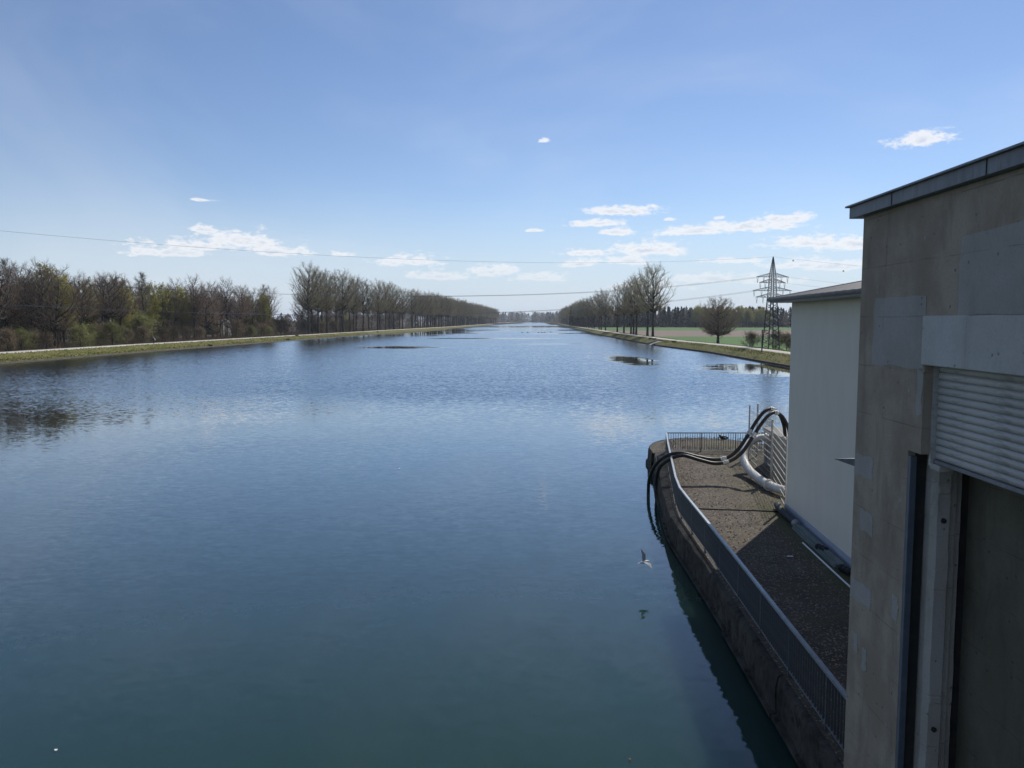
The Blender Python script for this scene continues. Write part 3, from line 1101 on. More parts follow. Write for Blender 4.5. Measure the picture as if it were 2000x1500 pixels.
def patch(y0, y1, z0, z1, matl, seed, thick=0.006, nm='repair_patch', slant=0.0):
    """thin irregular mortar repair lying on the wall face"""
    rng = random.Random(seed)
    pts = []
    per = [(y0, z0), (y1, z0), (y1, z1), (y0, z1)]
    for k in range(4):
        a, b = per[k], per[(k + 1) % 4]
        for t in range(5):
            u = t / 5
            pts.append((a[0] + (b[0] - a[0]) * u + rng.uniform(-.022, .022), a[1] + (b[1] - a[1]) * u + rng.uniform(-.022, .022)))
    mb = MB()
    n = len(pts)
    for x in (0.004, -thick):
        for (y, z) in pts:
            mb.v.append((x, y, z))
    mb.f.append(tuple(range(n, 2 * n))[::-1])
    for j in range(n):
        j2 = (j + 1) % n
        mb.f.append((j, j2, n + j2, n + j)[::-1])
    mb.m += [0] * (n + 1)
    return mb.build(nm, matl, gate)


patch(-1.69, -0.42, 7.46, 8.28, M_SKIM, 1, 0.005)
patch(-5.0, -2.35, 8.06, 8.86, M_SKIM, 2, 0.005)
patch(-1.70, -1.58, 6.95, 7.45, M_SKIM, 9, 0.006)
patch(-0.55, -0.02, 5.98, 6.25, M_SKIM, 3)
patch(-0.62, -0.24, 5.28, 5.55, M_SKIM, 4)
patch(-0.64, -0.02, 4.30, 4.58, M_SKIM, 5)
patch(-1.36, -1.22, 4.45, 4.75, M_SKIM, 6)
patch(-0.30, -0.18, 3.62, 3.86, M_SKIM, 7)
patch(-0.58, -0.44, 3.48, 3.76, M_SKIM, 8)
for (y, z) in ((-1.62, 8.9), (-0.9, 8.55), (-0.5, 8.35), (-1.4, 7.2), (-0.8, 6.9), (-0.5, 8.42), (-0.20, 5.15), (-1.18, 3.1), (-1.30, 5.9)):
    mb = MB()
    mb.tube([(0.006, y, z), (-0.004, y, z)], 0.022, 10)
    mb.build('tie_hole_plug', M_SKIM, gate)
# pointed steel bracket at the far edge of the gatehouse
mb = MB()
i = len(mb.v)
mb.v += [(-0.002, 0.005, 6.16), (0.02, 0.005, 6.05), (-0.002, 0.06, 6.10), (-0.17, 0.30, 6.105), (0.02, 0.06, 6.16)]
mb.f += [(0, 3, 1), (0, 4, 3), (4, 2, 3), (2, 1, 3), (0, 1, 2, 4)]
mb.m += [0] * 5
mb.build('steel_spike', M_FASCIA, gate)

# ------------------------------------------------------------------ cream plastered house
HA = -R(4.3)
house = empty('plastered_house', (10.08, 27.8, 1.0), HA)
tag(house, 'cream plastered powerhouse annex with low sheet-metal roof and gutter, behind the gatehouse', 'building')
HZ = 7.64
mb = MB()
mb.box(0, 10.0, -17, 0, 0.30, HZ)
mb.build('wall', M_PLASTER, house)
mb = MB()
mb.box(-0.02, 10.02, -17, 0.02, -0.05, 0.30)
mb.build('plinth', M_PLINTH, house)
mb = MB()
mb.box(-0.60, 10.6, -17, 0.5, HZ, HZ + 0.06)
mb.build('soffit', M_SOFFIT, house)
# gutter: half-round channel along the eave
mb = MB()
for y in (-17.0, 0.55):
    for k in range(9):
        a = PI + PI * k / 8
        mb.v.append((-0.68 + 0.085 * math.cos(a), y, HZ + 0.14 + 0.085 * math.sin(a)))
    for k in range(9):
        a = 2 * PI - PI * k / 8
        mb.v.append((-0.68 + 0.078 * math.cos(a), y, HZ + 0.14 + 0.078 * math.sin(a)))
for k in range(18):
    k2 = (k + 1) % 18
    mb.f.append((k, k2, 18 + k2, 18 + k))
    mb.m.append(0)
mb.f += [tuple(range(18))[::-1], tuple(range(18, 36))]
mb.m += [0, 0]
mb.build('gutter', M_FASCIA, house)
mb = MB()
mb.box(-0.62, -0.60, -17, 0.5, HZ + 0.0, HZ + 0.16)
mb.build('fascia_board', M_FASCIA, house)
RP = math.tan(R(10.5))
roof = MB()
for (x0, x1, s) in ((-0.60, 5.0, 1), (5.0, 10.6, -1)):
    za = HZ + 0.10 + (0 if s > 0 else 5.6 * RP)
    zb = HZ + 0.10 + (5.6 * RP if s > 0 else 0)
    roof.quad((x0, -17, za), (x1, -17, zb), (x1, 0.5, zb), (x0, 0.5, za))
for y in (-17.0, 0.5):
    i = len(roof.v)
    roof.v += [(-0.60, y, HZ + 0.06), (10.6, y, HZ + 0.06), (10.6, y, HZ + 0.10), (5.0, y, HZ + 0.10 + 5.6 * RP), (-0.60, y, HZ + 0.10)]
    roof.f.append((i, i + 1, i + 2, i + 3, i + 4) if y < 0 else (i + 4, i + 3, i + 2, i + 1, i))
    roof.m.append(0)
roof = roof.build('roof', M_FASCIA, house)
pn = MB()
pw = 0.60
for (x, z) in ((0, 0), (5.62, 5.62 * RP)):
    # one tray with a raised roll along its near edge
    pn.v += [(x, 0.0, z + 0.012), (x, pw - 0.06, z + 0.012), (x, pw - 0.055, z + 0.055), (x, pw - 0.035, z + 0.07), (x, pw - 0.012, z + 0.055), (x, pw - 0.006, z + 0.012), (x, pw - 0.006, z), (x, 0.0, z)]
for k in range(8):
    k2 = (k + 1) % 8
    pn.f.append((k, k2, 8 + k2, 8 + k)[::-1])
    pn.m.append(0)
pn.f += [tuple(range(8)), tuple(range(8, 16))[::-1]]
pn.m += [0, 0]
pn_me = pn.mesh('roof_sheet', M_ROOF)
for k in range(29):
    o = link('roof_sheet', pn_me, roof)
    o.location = (-0.66, 0.5 - pw * (k + 1), HZ + 0.105)
mb = MB()
mb.bar((-0.70, 0.53, HZ + 0.12), (5.0, 0.53, HZ + 0.15 + 5.6 * RP), 0.05, 0.14)
mb.build('verge_trim', M_FASCIA, house)

# things lying along the house wall
house_m = Matrix.Translation((10.08, 27.8, 1.0)) @ Matrix.Rotation(HA, 4, 'Z')


def wpt(x, y, z):
    return tuple(house_m @ Vector((x, y, z)))


dp = empty('drain_pipe', wpt(-0.30, 0.0, 0))
tag(dp, 'black plastic drain pipe with pale end ring lying at the corner of the cream house', 'pipe')
inv = dp.matrix_world.inverted()
pip = [wpt(-0.22, 0.35, 0.16), wpt(-0.30, -0.4, 0.15), wpt(-0.30, -1.6, 0.14), wpt(-0.30, -2.25, 0.14)]
dl = Vector(dp.location)
mb = MB()
mb.tube([Vector(p) - dl for p in catmull(pip, 5)], 0.12, 12)
mb.build('tube', M_BLACKPIPE, dp, True)
mb = MB()
e = Vector(pip[-1]) - dl
mb.tube([e + Vector((0, -0.0, 0)), e + Vector((-0.004, -0.07, 0))], 0.14, 14)
mb.build('end_ring', M_GALV, dp, True)

bs = empty('board_stack', wpt(-0.28, -4.0, 0))
bs.rotation_euler = (0, 0, HA)
tag(bs, 'long weathered grey-green boards stacked along the plinth of the cream house', 'boards')
mb = MB()
mb.box(-0.075, 0.075, -2.6, 1.6, 0, 0.05)
bd = mb.mesh('board', M_BOARD)
for (x, y, z) in ((-0.10, 0, 0.0), (0.07, 0.1, 0.0), (-0.06, 0.05, 0.052), (0.09, -0.15, 0.054), (0.02, -0.05, 0.106)):
    link('board', bd, bs, (x, y, z))
rod = MB()
rod.tube([wpt(-0.62, -4.2, 0.03), wpt(-0.60, -7.5, 0.03), wpt(-0.55, -10.5, 0.03)], 0.025, 8)
tag(rod.build('plastic_conduit', M_WHITE), 'thin white conduit lying on the terrace beside the boards', 'conduit')
for q, y in enumerate((-4.9, -6.9)):
    mb = MB()
    for k in range(3):
        mb.ellipsoid(Vector(wpt(-0.36 + 0.05 * k, y - 0.16 * k, 0.12)), (0.11, 0.13, 0.10), 10, 6)
    tag(mb.build('rubble_sack', M_BLACKPIPE, smooth=True), ('smaller dark sack lying on the boards nearer the house corner', 'larger dark sack at the gatehouse end of the boards')[q], 'sack')

# cable lying across the terrace
mb = MB()
mb.tube(catmull([(6.6, 28.15, 1.03), (7.6, 28.0, 1.02), (8.8, 27.85, 1.02), (9.9, 27.62, 1.03)], 8), 0.022, 6)
tag(mb.build('cable', M_BLACKPIPE, smooth=True), 'thin black cable stretched across the terrace from railing to house corner', 'cable')

# ------------------------------------------------------------------ pump area behind the house
tank = empty('concrete_tank', (12.0, 31.8, 1.0), -R(4))
tag(tank, 'low concrete pump tank with slab lid behind the cream house', 'tank')
mb = MB()
mb.box(0, 5.0, 0, 5.6, 0, 1.62)
bevel(mb.build('tank_wall', M_TANK, tank), 0.02)
mb = MB()
mb.box(-0.08, 5.1, -0.08, 5.7, 1.622, 1.78)
bevel(mb.build('lid', M_TANK, tank), 0.02)
mb = MB()
mb.box(-0.03, -0.005, 1.2, 1.9, 0.2, 1.3)
mb.build('hatch', M_STEEL_BLUE, tank)
for y in (0.6, 2.3, 3.6, 5.0):
    mb = MB()
    mb.box(-0.07, -0.004, y, y + 0.10, 0, 1.6)
    mb.build('stiffener', M_TANK, tank)


def flange(mb, p, d, r, t=0.05):
    p, d = Vector(p), Vector(d).normalized()
    mb.tube([p - d * t, p + d * t], r, 20)


pw_ = empty('water_pipe', (10.9, 33.5, 1.0))
tag(pw_, 'thick white pipe curving out of the tank and down along the terrace', 'pipe')
O = Vector(pw_.location)
pts = catmull([(12.15, 36.0, 2.45), (11.7, 36.0, 2.45), (11.15, 35.7, 2.28), (10.75, 35.2, 1.95), (10.62, 34.7, 1.62), (10.58, 33.9, 1.38), (10.55, 32.7, 1.28), (10.56, 31.3, 1.26), (10.75, 30.3, 1.26), (11.3, 29.7, 1.26), (12.2, 29.5, 1.26)], 7)
mb = MB()
mb.tube([p - O for p in pts], 0.175, 18)
mb.build('pipe_body', M_WHITEPIPE, pw_, True)
mb = MB()
flange(mb, Vector((10.56, 31.15, 1.26)) - O, (0, 1, 0), 0.235, 0.05)
mb.build('flange', M_WHITEPIPE, pw_)
mb = MB()
flange(mb, Vector((12.0, 36.0, 2.45)) - O, (1, 0, 0), 0.25, 0.04)
mb.build('flange', M_WHITEPIPE, pw_)
for (x, y) in ((10.57, 33.5), (10.55, 32.0), (10.58, 30.9)):
    mb = MB()
    mb.box(x - 0.03 - O.x, x + 0.03 - O.x, y - 0.03 - O.y, y + 0.03 - O.y, 0, 0.16)
    mb.build('pipe_support', M_GALV, pw_)
eb = empty('vent_elbow', (12.75, 34.6, 2.78))
tag(eb, 'small off-white pipe elbow standing on the tank lid', 'pipe')
mb = MB()
mb.tube(catmull([(0, 0, 0), (0, 0, 0.22), (0.06, 0, 0.36), (0.22, 0, 0.43), (0.55, 0, 0.44)], 6), 0.115, 14)
mb.build('elbow_body', M_WHITEPIPE, eb, True)
mb = MB()
flange(mb, (0.56, 0, 0.44), (1, 0, 0), 0.15, 0.03)
mb.build('end_cap', M_FASCIA, eb)

# hoses over the railing
HOSE = [[(6.38, 35.35, -0.6), (6.36, 35.3, 0.0), (6.34, 34.9, 0.8), (6.50, 34.2, 1.55), (6.85, 33.55, 2.05), (7.4, 33.2, 2.22), (8.1, 33.05, 2.08), (8.75, 33.0, 1.98), (9.35, 33.0, 2.06), (9.9, 33.2, 2.42), (10.4, 33.5, 3.0), (10.85, 33.75, 3.6), (11.25, 33.95, 3.98), (11.62, 34.1, 4.05), (12.0, 34.25, 3.8), (12.25, 34.35, 3.3), (12.35, 34.4, 2.75)],
        [(6.74, 35.0, -0.6), (6.72, 34.95, 0.0), (6.62, 34.7, 0.7), (6.64, 34.1, 1.40), (6.90, 33.35, 1.90), (7.4, 32.95, 2.16), (8.1, 32.75, 2.0), (8.75, 32.7, 1.86), (9.38, 32.72, 1.96), (9.98, 32.95, 2.30), (10.5, 33.25, 2.9), (10.98, 33.5, 3.5), (11.38, 33.7, 3.86), (11.72, 33.9, 3.92), (12.1, 34.1, 3.7), (12.4, 34.2, 3.2), (12.52, 34.25, 2.75)]]
hl = ['upper black rubber hose arching from the tank over the railing into the water', 'lower black rubber hose beside it, entering the water closer to the quay']
for q, H in enumerate(HOSE):
    h = empty('suction_hose', H[1])
    tag(h, hl[q], 'hose', 'hoses over the railing')
    O = Vector(h.location)
    pts = catmull(H, 7)
    mb = MB()
    mb.tube([p - O for p in pts], 0.078, 14)
    mb.build('hose_body', M_HOSE, h, True)
    for k in ((8 - 0.15) * 7, 11 * 7 - 6, 13 * 7):
        k = int(k)
        p, d = pts[k], (pts[k + 1] - pts[k - 1]).normalized()
        mb = MB()
        mb.tube([p - O - d * 0.13, p - O - d * 0.05], 0.092, 16)
        mb.tube([p - O + d * 0.05, p - O + d * 0.13], 0.092, 16)
        mb.tube([p - O - d * 0.04, p - O + d * 0.04], 0.108, 16)
        mb.build('coupling', M_COUPLING, h, False)


# double-rod mesh fence around the tank
def fence_panel(a, b, label, z0=1.05, z1=3.55, posts=True):
    a, b = Vector((a[0], a[1], 0)), Vector((b[0], b[1], 0))
    f = empty('mesh_fence', (a.x, a.y, 1.0))
    tag(f, label, 'fence', 'mesh fence around the pump tank')
    L = (b - a).length
    d = (b - a).normalized()
    O = Vector((a.x, a.y, 1.0))
    for p in ((a, b) if posts else (b,)):
        mb = MB()
        mb.bar(Vector((p.x, p.y, 0.98)) - O, Vector((p.x, p.y, z1 + 0.12)) - O, 0.075, 0.055)
        mb.build('post', M_GALV, f)
        mb = MB()
        mb.bar(Vector((p.x, p.y, z1 + 0.12)) - O, Vector((p.x, p.y, z1 + 0.15)) - O, 0.085, 0.065)
        mb.build('post_cap', M_FASCIA, f)
    nv = int(L / 0.21)
    mb = MB()
    for k in range(1, nv):
        p = a + d * (L * k / nv)
        mb.bar(Vector((p.x, p.y, z0)) - O, Vector((p.x, p.y, z1)) - O, 0.006)
    o = mb.build('vertical_rods', M_GALV, f)
    tag(o, kind='stuff')
    nh = 10
    mr = MB()
    mr.bar((0, 0, 0), d * L, 0.013, 0.010)
    me = mr.mesh('horizontal_rod', M_GALV)
    for k in range(nh):
        link('horizontal_rod', me, f, (0, 0, z0 - 1.0 + (z1 - z0) * k / (nh - 1)))
    return f


fence_panel((10.28, 28.4), (11.32, 33.1), 'galvanised mesh fence panel between the house corner and the next post')
fence_panel((11.36, 33.25), (12.05, 38.7), 'galvanised mesh fence panel running past the white pipe to the far corner')
fence_panel((12.1, 38.85), (14.4, 39.4), 'galvanised mesh fence panel across the far side of the tank')
mb = MB()
mb.bar((12.62, 39.2, 1.0), (12.62, 39.2, 3.75), 0.09, 0.06)
tag(mb.build('gate_post', M_GALV), 'pale steel gate post at the far corner of the mesh fence', 'post')

# scattered grit, dead leaves
rng = random.Random(5)
mb = MB()
for k in range(2600):
    y = rng.uniform(12, 40.4)
    edge = rng.random() < 0.45
    x = rail_x(y) + (abs(rng.gauss(0, 0.35)) + 0.08 if edge else rng.uniform(0.1, 6.5))
    if y < 27.5 and x > 9.3 - (27.5 - y) * 0.07:
        continue
    a = rng.uniform(0, 6.28)
    s = rng.uniform(0.018, 0.05)
    c, sn = math.cos(a) * s, math.sin(a) * s
    z = 1.012
    mb.quad((x - c, y - sn, z), (x + sn * .6, y - c * .6, z + rng.uniform(0, .02)), (x + c, y + sn, z + rng.uniform(0, .015)), (x - sn * .6, y + c * .6, z + rng.uniform(0, 0.02)))
tag(mb.build('leaf_litter', M_LITTER), 'brown dead leaves blown along the foot of the railing', 'leaves', kind='stuff')
mb = MB()
for k in range(5200):
    if rng.random() < 0.35:
        x, y = rng.uniform(7.9, 15.5), rng.uniform(40.8, 45.4)
        if (x - 11.6) ** 2 / 3.6 ** 2 + (y - 40.7) ** 2 / 5.0 ** 2 > 0.95:
            continue
        z = 1.1
    else:
        y = rng.uniform(12, 40.4)
        x = rail_x(y) + rng.uniform(0.15, 4.5)
        if y < 27.6 and x > 9.2 - (27.5 - y) * 0.07:
            continue
        z = 1.0
    s = rng.uniform(0.012, 0.045)
    mb.v += [(x - s, y - s, z - .01), (x + s, y - s * .7, z - .01), (x + s * .2, y + s, z - .01), (x, y, z + s * 0.9)]
    i = len(mb.v) - 4
    mb.f += [(i, i + 1, i + 3), (i + 1, i + 2, i + 3), (i + 2, i, i + 3)]
    mb.m += [0, 0, 0]
tag(mb.build('loose_grit', M_PEBBLE), 'pale loose grit scattered over the terrace', 'grit', kind='stuff')
mb = MB()
mb.box(8.18, 8.36, 22.3, 22.38, 1.004, 1.02)
tag(bevel(mb.build('paper_scrap', M_WHITE), 0.006), 'white scrap of paper lying in the shade on the terrace', 'litter')

# ------------------------------------------------------------------ trees
def grow(seed, H, r0, bare, width, nl, nsub, ntw, rise, twig_r, twig_len, fork=0, leaf=0, leaf_size=0.2, top=0.5, lean=0.0, subs_len=0.42, droop=0.0, shape=None, env=None):
    """returns (wood, crown): trunk with main limbs, and the fine branches with buds or leaves"""
    rg = random.Random(seed)
    W, C = MB(), MB()
    stems = []
    nst = max(1, fork)
    for q in range(nst):
        a = rg.uniform(0, 6.28)
        tilt = (0.0 if nst == 1 else rg.uniform(0.10, 0.26)) + lean
        pts, rad = [], []
        n = 9
        wob = rg.uniform(0, 50)
        hh = H * (1.0 if q == 0 else rg.uniform(0.82, 0.97)) * 0.94
        for k in range(n + 1):
            t = k / n
            off = tilt * H * (t ** 1.2) * 0.55
            w = H * 0.018 * t
            pts.append(Vector((math.cos(a) * off + w * mnoise.noise(Vector((t * 3, wob, 0))) * 2, math.sin(a) * off + w * mnoise.noise(Vector((t * 3, wob, 9))) * 2, hh * t - (0.4 if k == 0 else 0))))
            rad.append(max(0.02, r0 * (1.15 if k == 0 else 1.0) * (1 - t) ** 0.85 / (1 if nst == 1 else 1.25)))
        W.tube(pts, rad, 7, 0, False)
        stems.append((pts, rad, hh))
    def on_stem(pts, t):
        f = min(max(t, 0.0), 0.999) * 9
        i = min(int(f), 8)
        return pts[i].lerp(pts[i + 1], f - i)

    for k in range(nl):
        pts, rad, hh = stems[k % nst]
        if env:
            # env = (centre height, horizontal radius, vertical radius, steepness): limbs reach for a rounded outline
            zc, rx, rz_, steep = env
            v = -0.72 + 1.69 * ((k + rg.random()) / nl)
            az = k * 2.399 + rg.uniform(-.4, .4)
            hr = math.sqrt(max(0.0, 1 - v * v)) * rx * rg.uniform(0.72, 1.06)
            tgt = Vector((math.cos(az) * hr, math.sin(az) * hr, zc + v * rz_ * rg.uniform(.9, 1.05)))
            z0 = min(max(bare * H * rg.uniform(.95, 1.15), tgt.z - hr * steep * rg.uniform(.8, 1.3)), hh * 0.93)
            p0 = on_stem(pts, z0 / hh)
            L = max((tgt - p0).length, 0.6)
            lp = [p0]
            nn = 6
            for s in range(1, nn + 1):
                u = s / nn
                q = p0.lerp(tgt, u)
                q.z += -0.10 * L * math.sin(PI * u) * (1 if tgt.z > p0.z else -1)
                lp.append(q + Vector((rg.gauss(0, .025), rg.gauss(0, .025), rg.gauss(0, .02))) * L)
            ratio = 0.018
        else:
            lp = None
        t = bare + (1 - bare) * ((k + rg.random()) / nl) ** 0.9
        f = t * 9
        i = min(int(f), 8)
        p0 = pts[i].lerp(pts[i + 1], f - i)
        u = (t - bare) / (1 - bare)
        if shape:
            prof = shape(u)
        else:
            prof = math.sin(PI * min(1, (u * (1 - top) / 1.0 + 0.0) + 0.22 + 0.28 * u)) ** 0.8
        L = L if lp else max(width * prof * rg.uniform(0.75, 1.15), H * 0.06)
        az = k * 2.399 + rg.uniform(-.5, .5)
        ang = rise + (PI / 2 - rise) * 0.45 * u - droop * (1 - u) + rg.uniform(-.15, .15)
        d = Vector((math.cos(az) * math.cos(ang), math.sin(az) * math.cos(ang), math.sin(ang)))
        if lp is None:
          nn = 5
          lp = [p0]
          for s in range(nn):
            d = (d + Vector((rg.gauss(0, .12), rg.gauss(0, .12), 0.10 + rg.gauss(0, .08)))).normalized()
            lp.append(lp[-1] + d * (L / nn))
        lr = min(max(0.017 * L + 0.02, 0.03), r0 * 0.5)
        W.tube(lp, [lr * (1 - 0.85 * s / nn) for s in range(nn + 1)], 5, 0, False)
        for s in range(nsub):
            tt = 0.22 + 0.78 * (s + rg.random()) / nsub
            ff = tt * nn
            ii = min(int(ff), nn - 1)
            q0 = lp[ii].lerp(lp[ii + 1], ff - ii)
            ld = (lp[ii + 1] - lp[ii]).normalized()
            sd = (ld * 0.9 + Vector((rg.gauss(0, .6), rg.gauss(0, .6), rg.gauss(0.15 - droop * .6, .45)))).normalized()
            sl_ = L * subs_len * (1.15 - 0.6 * tt) * rg.uniform(0.7, 1.3) + 0.4
            q1 = q0 + sd * sl_ * 0.5
            q2 = q1 + (sd + Vector((rg.gauss(0, .25), rg.gauss(0, .25), 0.2))).normalized() * sl_ * 0.5
            C.twig(q0, q1, q2, max(lr * 0.40, twig_r * 1.3), 0)
            for w in range(ntw):
                u3 = rg.uniform(0.1, 1.0)
                b0 = q0.lerp(q1, u3 * 2) if u3 < .5 else q1.lerp(q2, u3 * 2 - 1)
                td = (sd + Vector((rg.gauss(0, .75), rg.gauss(0, .75), rg.gauss(0.25, .55)))).normalized()
                tl = twig_len * rg.uniform(0.5, 1.3)
                b1 = b0 + td * tl * .5
                b2 = b1 + (td + Vector((rg.gauss(0, .35), rg.gauss(0, .35), rg.gauss(.15, .3)))).normalized() * tl * .5
                C.twig(b0, b1, b2, twig_r, 0)
                for l_ in range(leaf):
                    C.leaf(b0.lerp(b2, rg.random()) + Vector((rg.gauss(0, .18), rg.gauss(0, .18), rg.gauss(0, .18))), leaf_size * rg.uniform(.5, 1.3), rg, 1)
    return W, C


KINDS = {}


def kind(name, n, bark, twig, leafm, **kw):
    KINDS[name] = []
    for s in range(n):
        W, C = grow(hash_(name) + s * 17, **{k: (v(s) if callable(v) and k != 'shape' else v) for k, v in kw.items()})
        KINDS[name].append((W.mesh('trunk', bark), C.mesh('crown', [twig, leafm])))


def hash_(s):
    return sum((i + 3) * ord(c) for i, c in enumerate(s)) % 9973


pop_shape = lambda u: (0.55 + 0.62 * math.sin(PI * min(1.0, 0.22 + 0.62 * u))) * (1.0 if u < 0.8 else 1.0 - 1.6 * (u - 0.8))
kind('poplar', 6, M_BARK_P, M_TWIG_P, M_BUD_P, H=31.0, r0=0.60, bare=0.36, width=9.0, nl=46, nsub=9, ntw=8, rise=0.66, twig_r=0.021, twig_len=1.8, leaf=1, leaf_size=0.10, subs_len=0.26,
     env=lambda s: ((21.0, 8.0, 11.6, 1.35), (21.4, 7.2, 11.2, 1.5), (20.6, 8.6, 11.8, 1.25), (21.8, 7.6, 10.6, 1.4), (20.6, 7.0, 11.8, 1.55), (21.4, 8.2, 11.0, 1.3))[s])
kind('woodland', 5, M_BARK, M_TWIG, M_LEAF_D, H=19.0, r0=0.29, bare=0.40, width=5.6, nl=30, nsub=8, ntw=6, rise=0.55, twig_r=0.019, twig_len=1.3, leaf=0, fork=lambda s: (1, 1, 2, 1, 2)[s], subs_len=0.34,
     env=lambda s: ((13.4, 4.2, 6.2, 1.5), (14.0, 3.6, 5.8, 1.7), (13.2, 4.8, 6.2, 1.3), (13.6, 3.9, 6.0, 1.6), (12.8, 4.6, 6.6, 1.4))[s])
kind('spreading', 2, M_BARK, M_TWIG, M_LEAF_D, H=18.0, r0=0.34, bare=0.24, width=8.0, nl=40, nsub=9, ntw=7, rise=0.45, twig_r=0.019, twig_len=1.3, leaf=0, fork=2, subs_len=0.30, env=(11.0, 7.0, 7.2, 0.95))
kind('greening', 3, M_BARK, M_TWIG, M_LEAF_Y, H=19.0, r0=0.24, bare=0.24, width=5.0, nl=30, nsub=9, ntw=7, rise=0.65, twig_r=0.016, twig_len=1.2, leaf=5, leaf_size=0.17, env=(11.8, 3.9, 7.4, 1.5), subs_len=.3)
kind('pale', 2, M_BARK, M_TWIG_G, M_LEAF_W, H=20.0, r0=0.22, bare=0.35, width=4.2, nl=24, nsub=8, ntw=7, rise=0.85, twig_r=0.018, twig_len=1.1, leaf=0)
kind('willow', 2, M_BARK, M_TWIG_G, M_LEAF_D, H=10.0, r0=0.20, bare=0.08, width=5.0, nl=26, nsub=10, ntw=9, rise=0.8, twig_r=0.017, twig_len=1.1, leaf=0, fork=3)
kind('bush', 3, M_BARK, M_TWIG, M_LEAF_G, H=4.2, r0=0.05, bare=0.02, width=2.7, nl=34, nsub=7, ntw=6, rise=0.35, twig_r=0.011, twig_len=0.7, leaf=3, leaf_size=0.10, fork=5, droop=0.35)
kind('scrub', 2, M_BARK, M_TWIG, M_LEAF_D, H=3.4, r0=0.05, bare=0.01, width=2.4, nl=30, nsub=7, ntw=7, rise=0.5, twig_r=0.013, twig_len=0.7, leaf=1, leaf_size=0.08, fork=4)
kind('lone', 1, M_BARK, M_TWIG, M_LEAF_D, H=14.6, r0=0.50, bare=0.20, width=7.4, nl=84, nsub=11, ntw=8, rise=0.42, twig_r=0.019, twig_len=1.15, leaf=0, fork=1, subs_len=0.24, env=(8.4, 7.3, 6.6, 0.75))


def conifer(seed, H=22.0, w=3.2):
    rg = random.Random(seed)
    W, C = MB(), MB()
    W.tube([(0, 0, -.3), (0, 0, H * .5), (0, 0, H * .97)], [0.28, 0.18, 0.03], 6, 0, False)
    for k in range(1500):
        u = rg.random() ** 0.8
        z = H * (0.08 + 0.9 * u)
        r = w * (1 - u) ** 0.85 * rg.uniform(0.3, 1.0) + 0.1
        a = rg.uniform(0, 6.28)
        p = Vector((math.cos(a) * r, math.sin(a) * r, z - r * 0.25))
        d = Vector((math.cos(a), math.sin(a), -0.35)) * rg.uniform(.4, .9)
        s = Vector((-math.sin(a), math.cos(a), rg.uniform(-.3, .3))) * rg.uniform(.15, .35)
        C.tri(p - s, p + s, p + d)
    return W.mesh('trunk', M_BARK), C.mesh('crown', M_CONIFER)


KINDS['conifer'] = [conifer(3), conifer(8, 24, 2.7)]


def plant(name, k, variant, x, y, z, s, rz, label, cat, group=None, sz=None):
    W, C = KINDS[k][variant % len(KINDS[k])]
    e = empty(name, (x, y, z), rz)
    e.scale = (s, s, sz if sz else s)
    link('trunk', W, e)
    link('crown', C, e)
    tag(e, label, cat, group)
    return e


rng = random.Random(11)
ORD = ['first', 'second', 'third', 'fourth', 'fifth', 'sixth', 'seventh', 'eighth', 'ninth', 'tenth', 'eleventh', 'twelfth', 'thirteenth', 'fourteenth', 'fifteenth', 'sixteenth', 'seventeenth', 'eighteenth', 'nineteenth', 'twentieth']
# left row of poplars: distance of each trunk down the canal, in metres
for k, y in enumerate([362, 381, 377, 397, 391, 423, 420, 450, 442, 465, 464, 496, 502, 527, 524, 557, 550, 591, 581, 643]):
    off = -12.5 - (4.5 if k % 2 else 0)
    plant('poplar_tree', 'poplar', rng.randrange(6), interp(LEFT, y) + off, y, 1.2, rng.uniform(.95, 1.07), rng.uniform(0, 6.28),
          'tall bare poplar on the left bank, %s trunk from the near end of the row' % ORD[k], 'tree', 'poplars on the left bank')
y = y + 12
while y < 1750:
    for off in (-12.5, -19.0):
        plant('poplar_tree', 'poplar', rng.randrange(6), interp(LEFT, y) + off + rng.uniform(-1, 1), y + rng.uniform(-3, 3), 1.2, rng.uniform(.90, 1.05), rng.uniform(0, 6.28),
              'bare poplar far down the left bank row where the trunks close up', 'tree', 'distant poplars on the left bank')
    y += 14.0 if y < 1000 else 20.0

for k, y in enumerate([308, 336, 352, 378, 369, 417, 428, 536, 541, 591, 610, 665, 667, 737]):
    off = 10.5 + (2.5 if k % 2 else 0)
    plant('poplar_tree', 'poplar', (k * 5 + 2) % 6, interp(RIGHT, y) + off, y, 1.0, (1.0 if k < 2 else rng.uniform(.86, .98)) * 0.93, rng.uniform(0, 6.28),
          'bare poplar on the right bank, %s trunk from the near end of the row' % ORD[k], 'tree', 'poplars on the right bank')
y += 12
while y < 1500:
    plant('poplar_tree', 'poplar', rng.randrange(6), interp(RIGHT, y) + 10.5 + rng.uniform(-1, 3), y, 1.0, rng.uniform(.78, .92), rng.uniform(0, 6.28),
          'bare poplar far down the right bank row where the trunks close up', 'tree', 'distant poplars on the right bank')
    y += 11.0 if y < 900 else 18.0

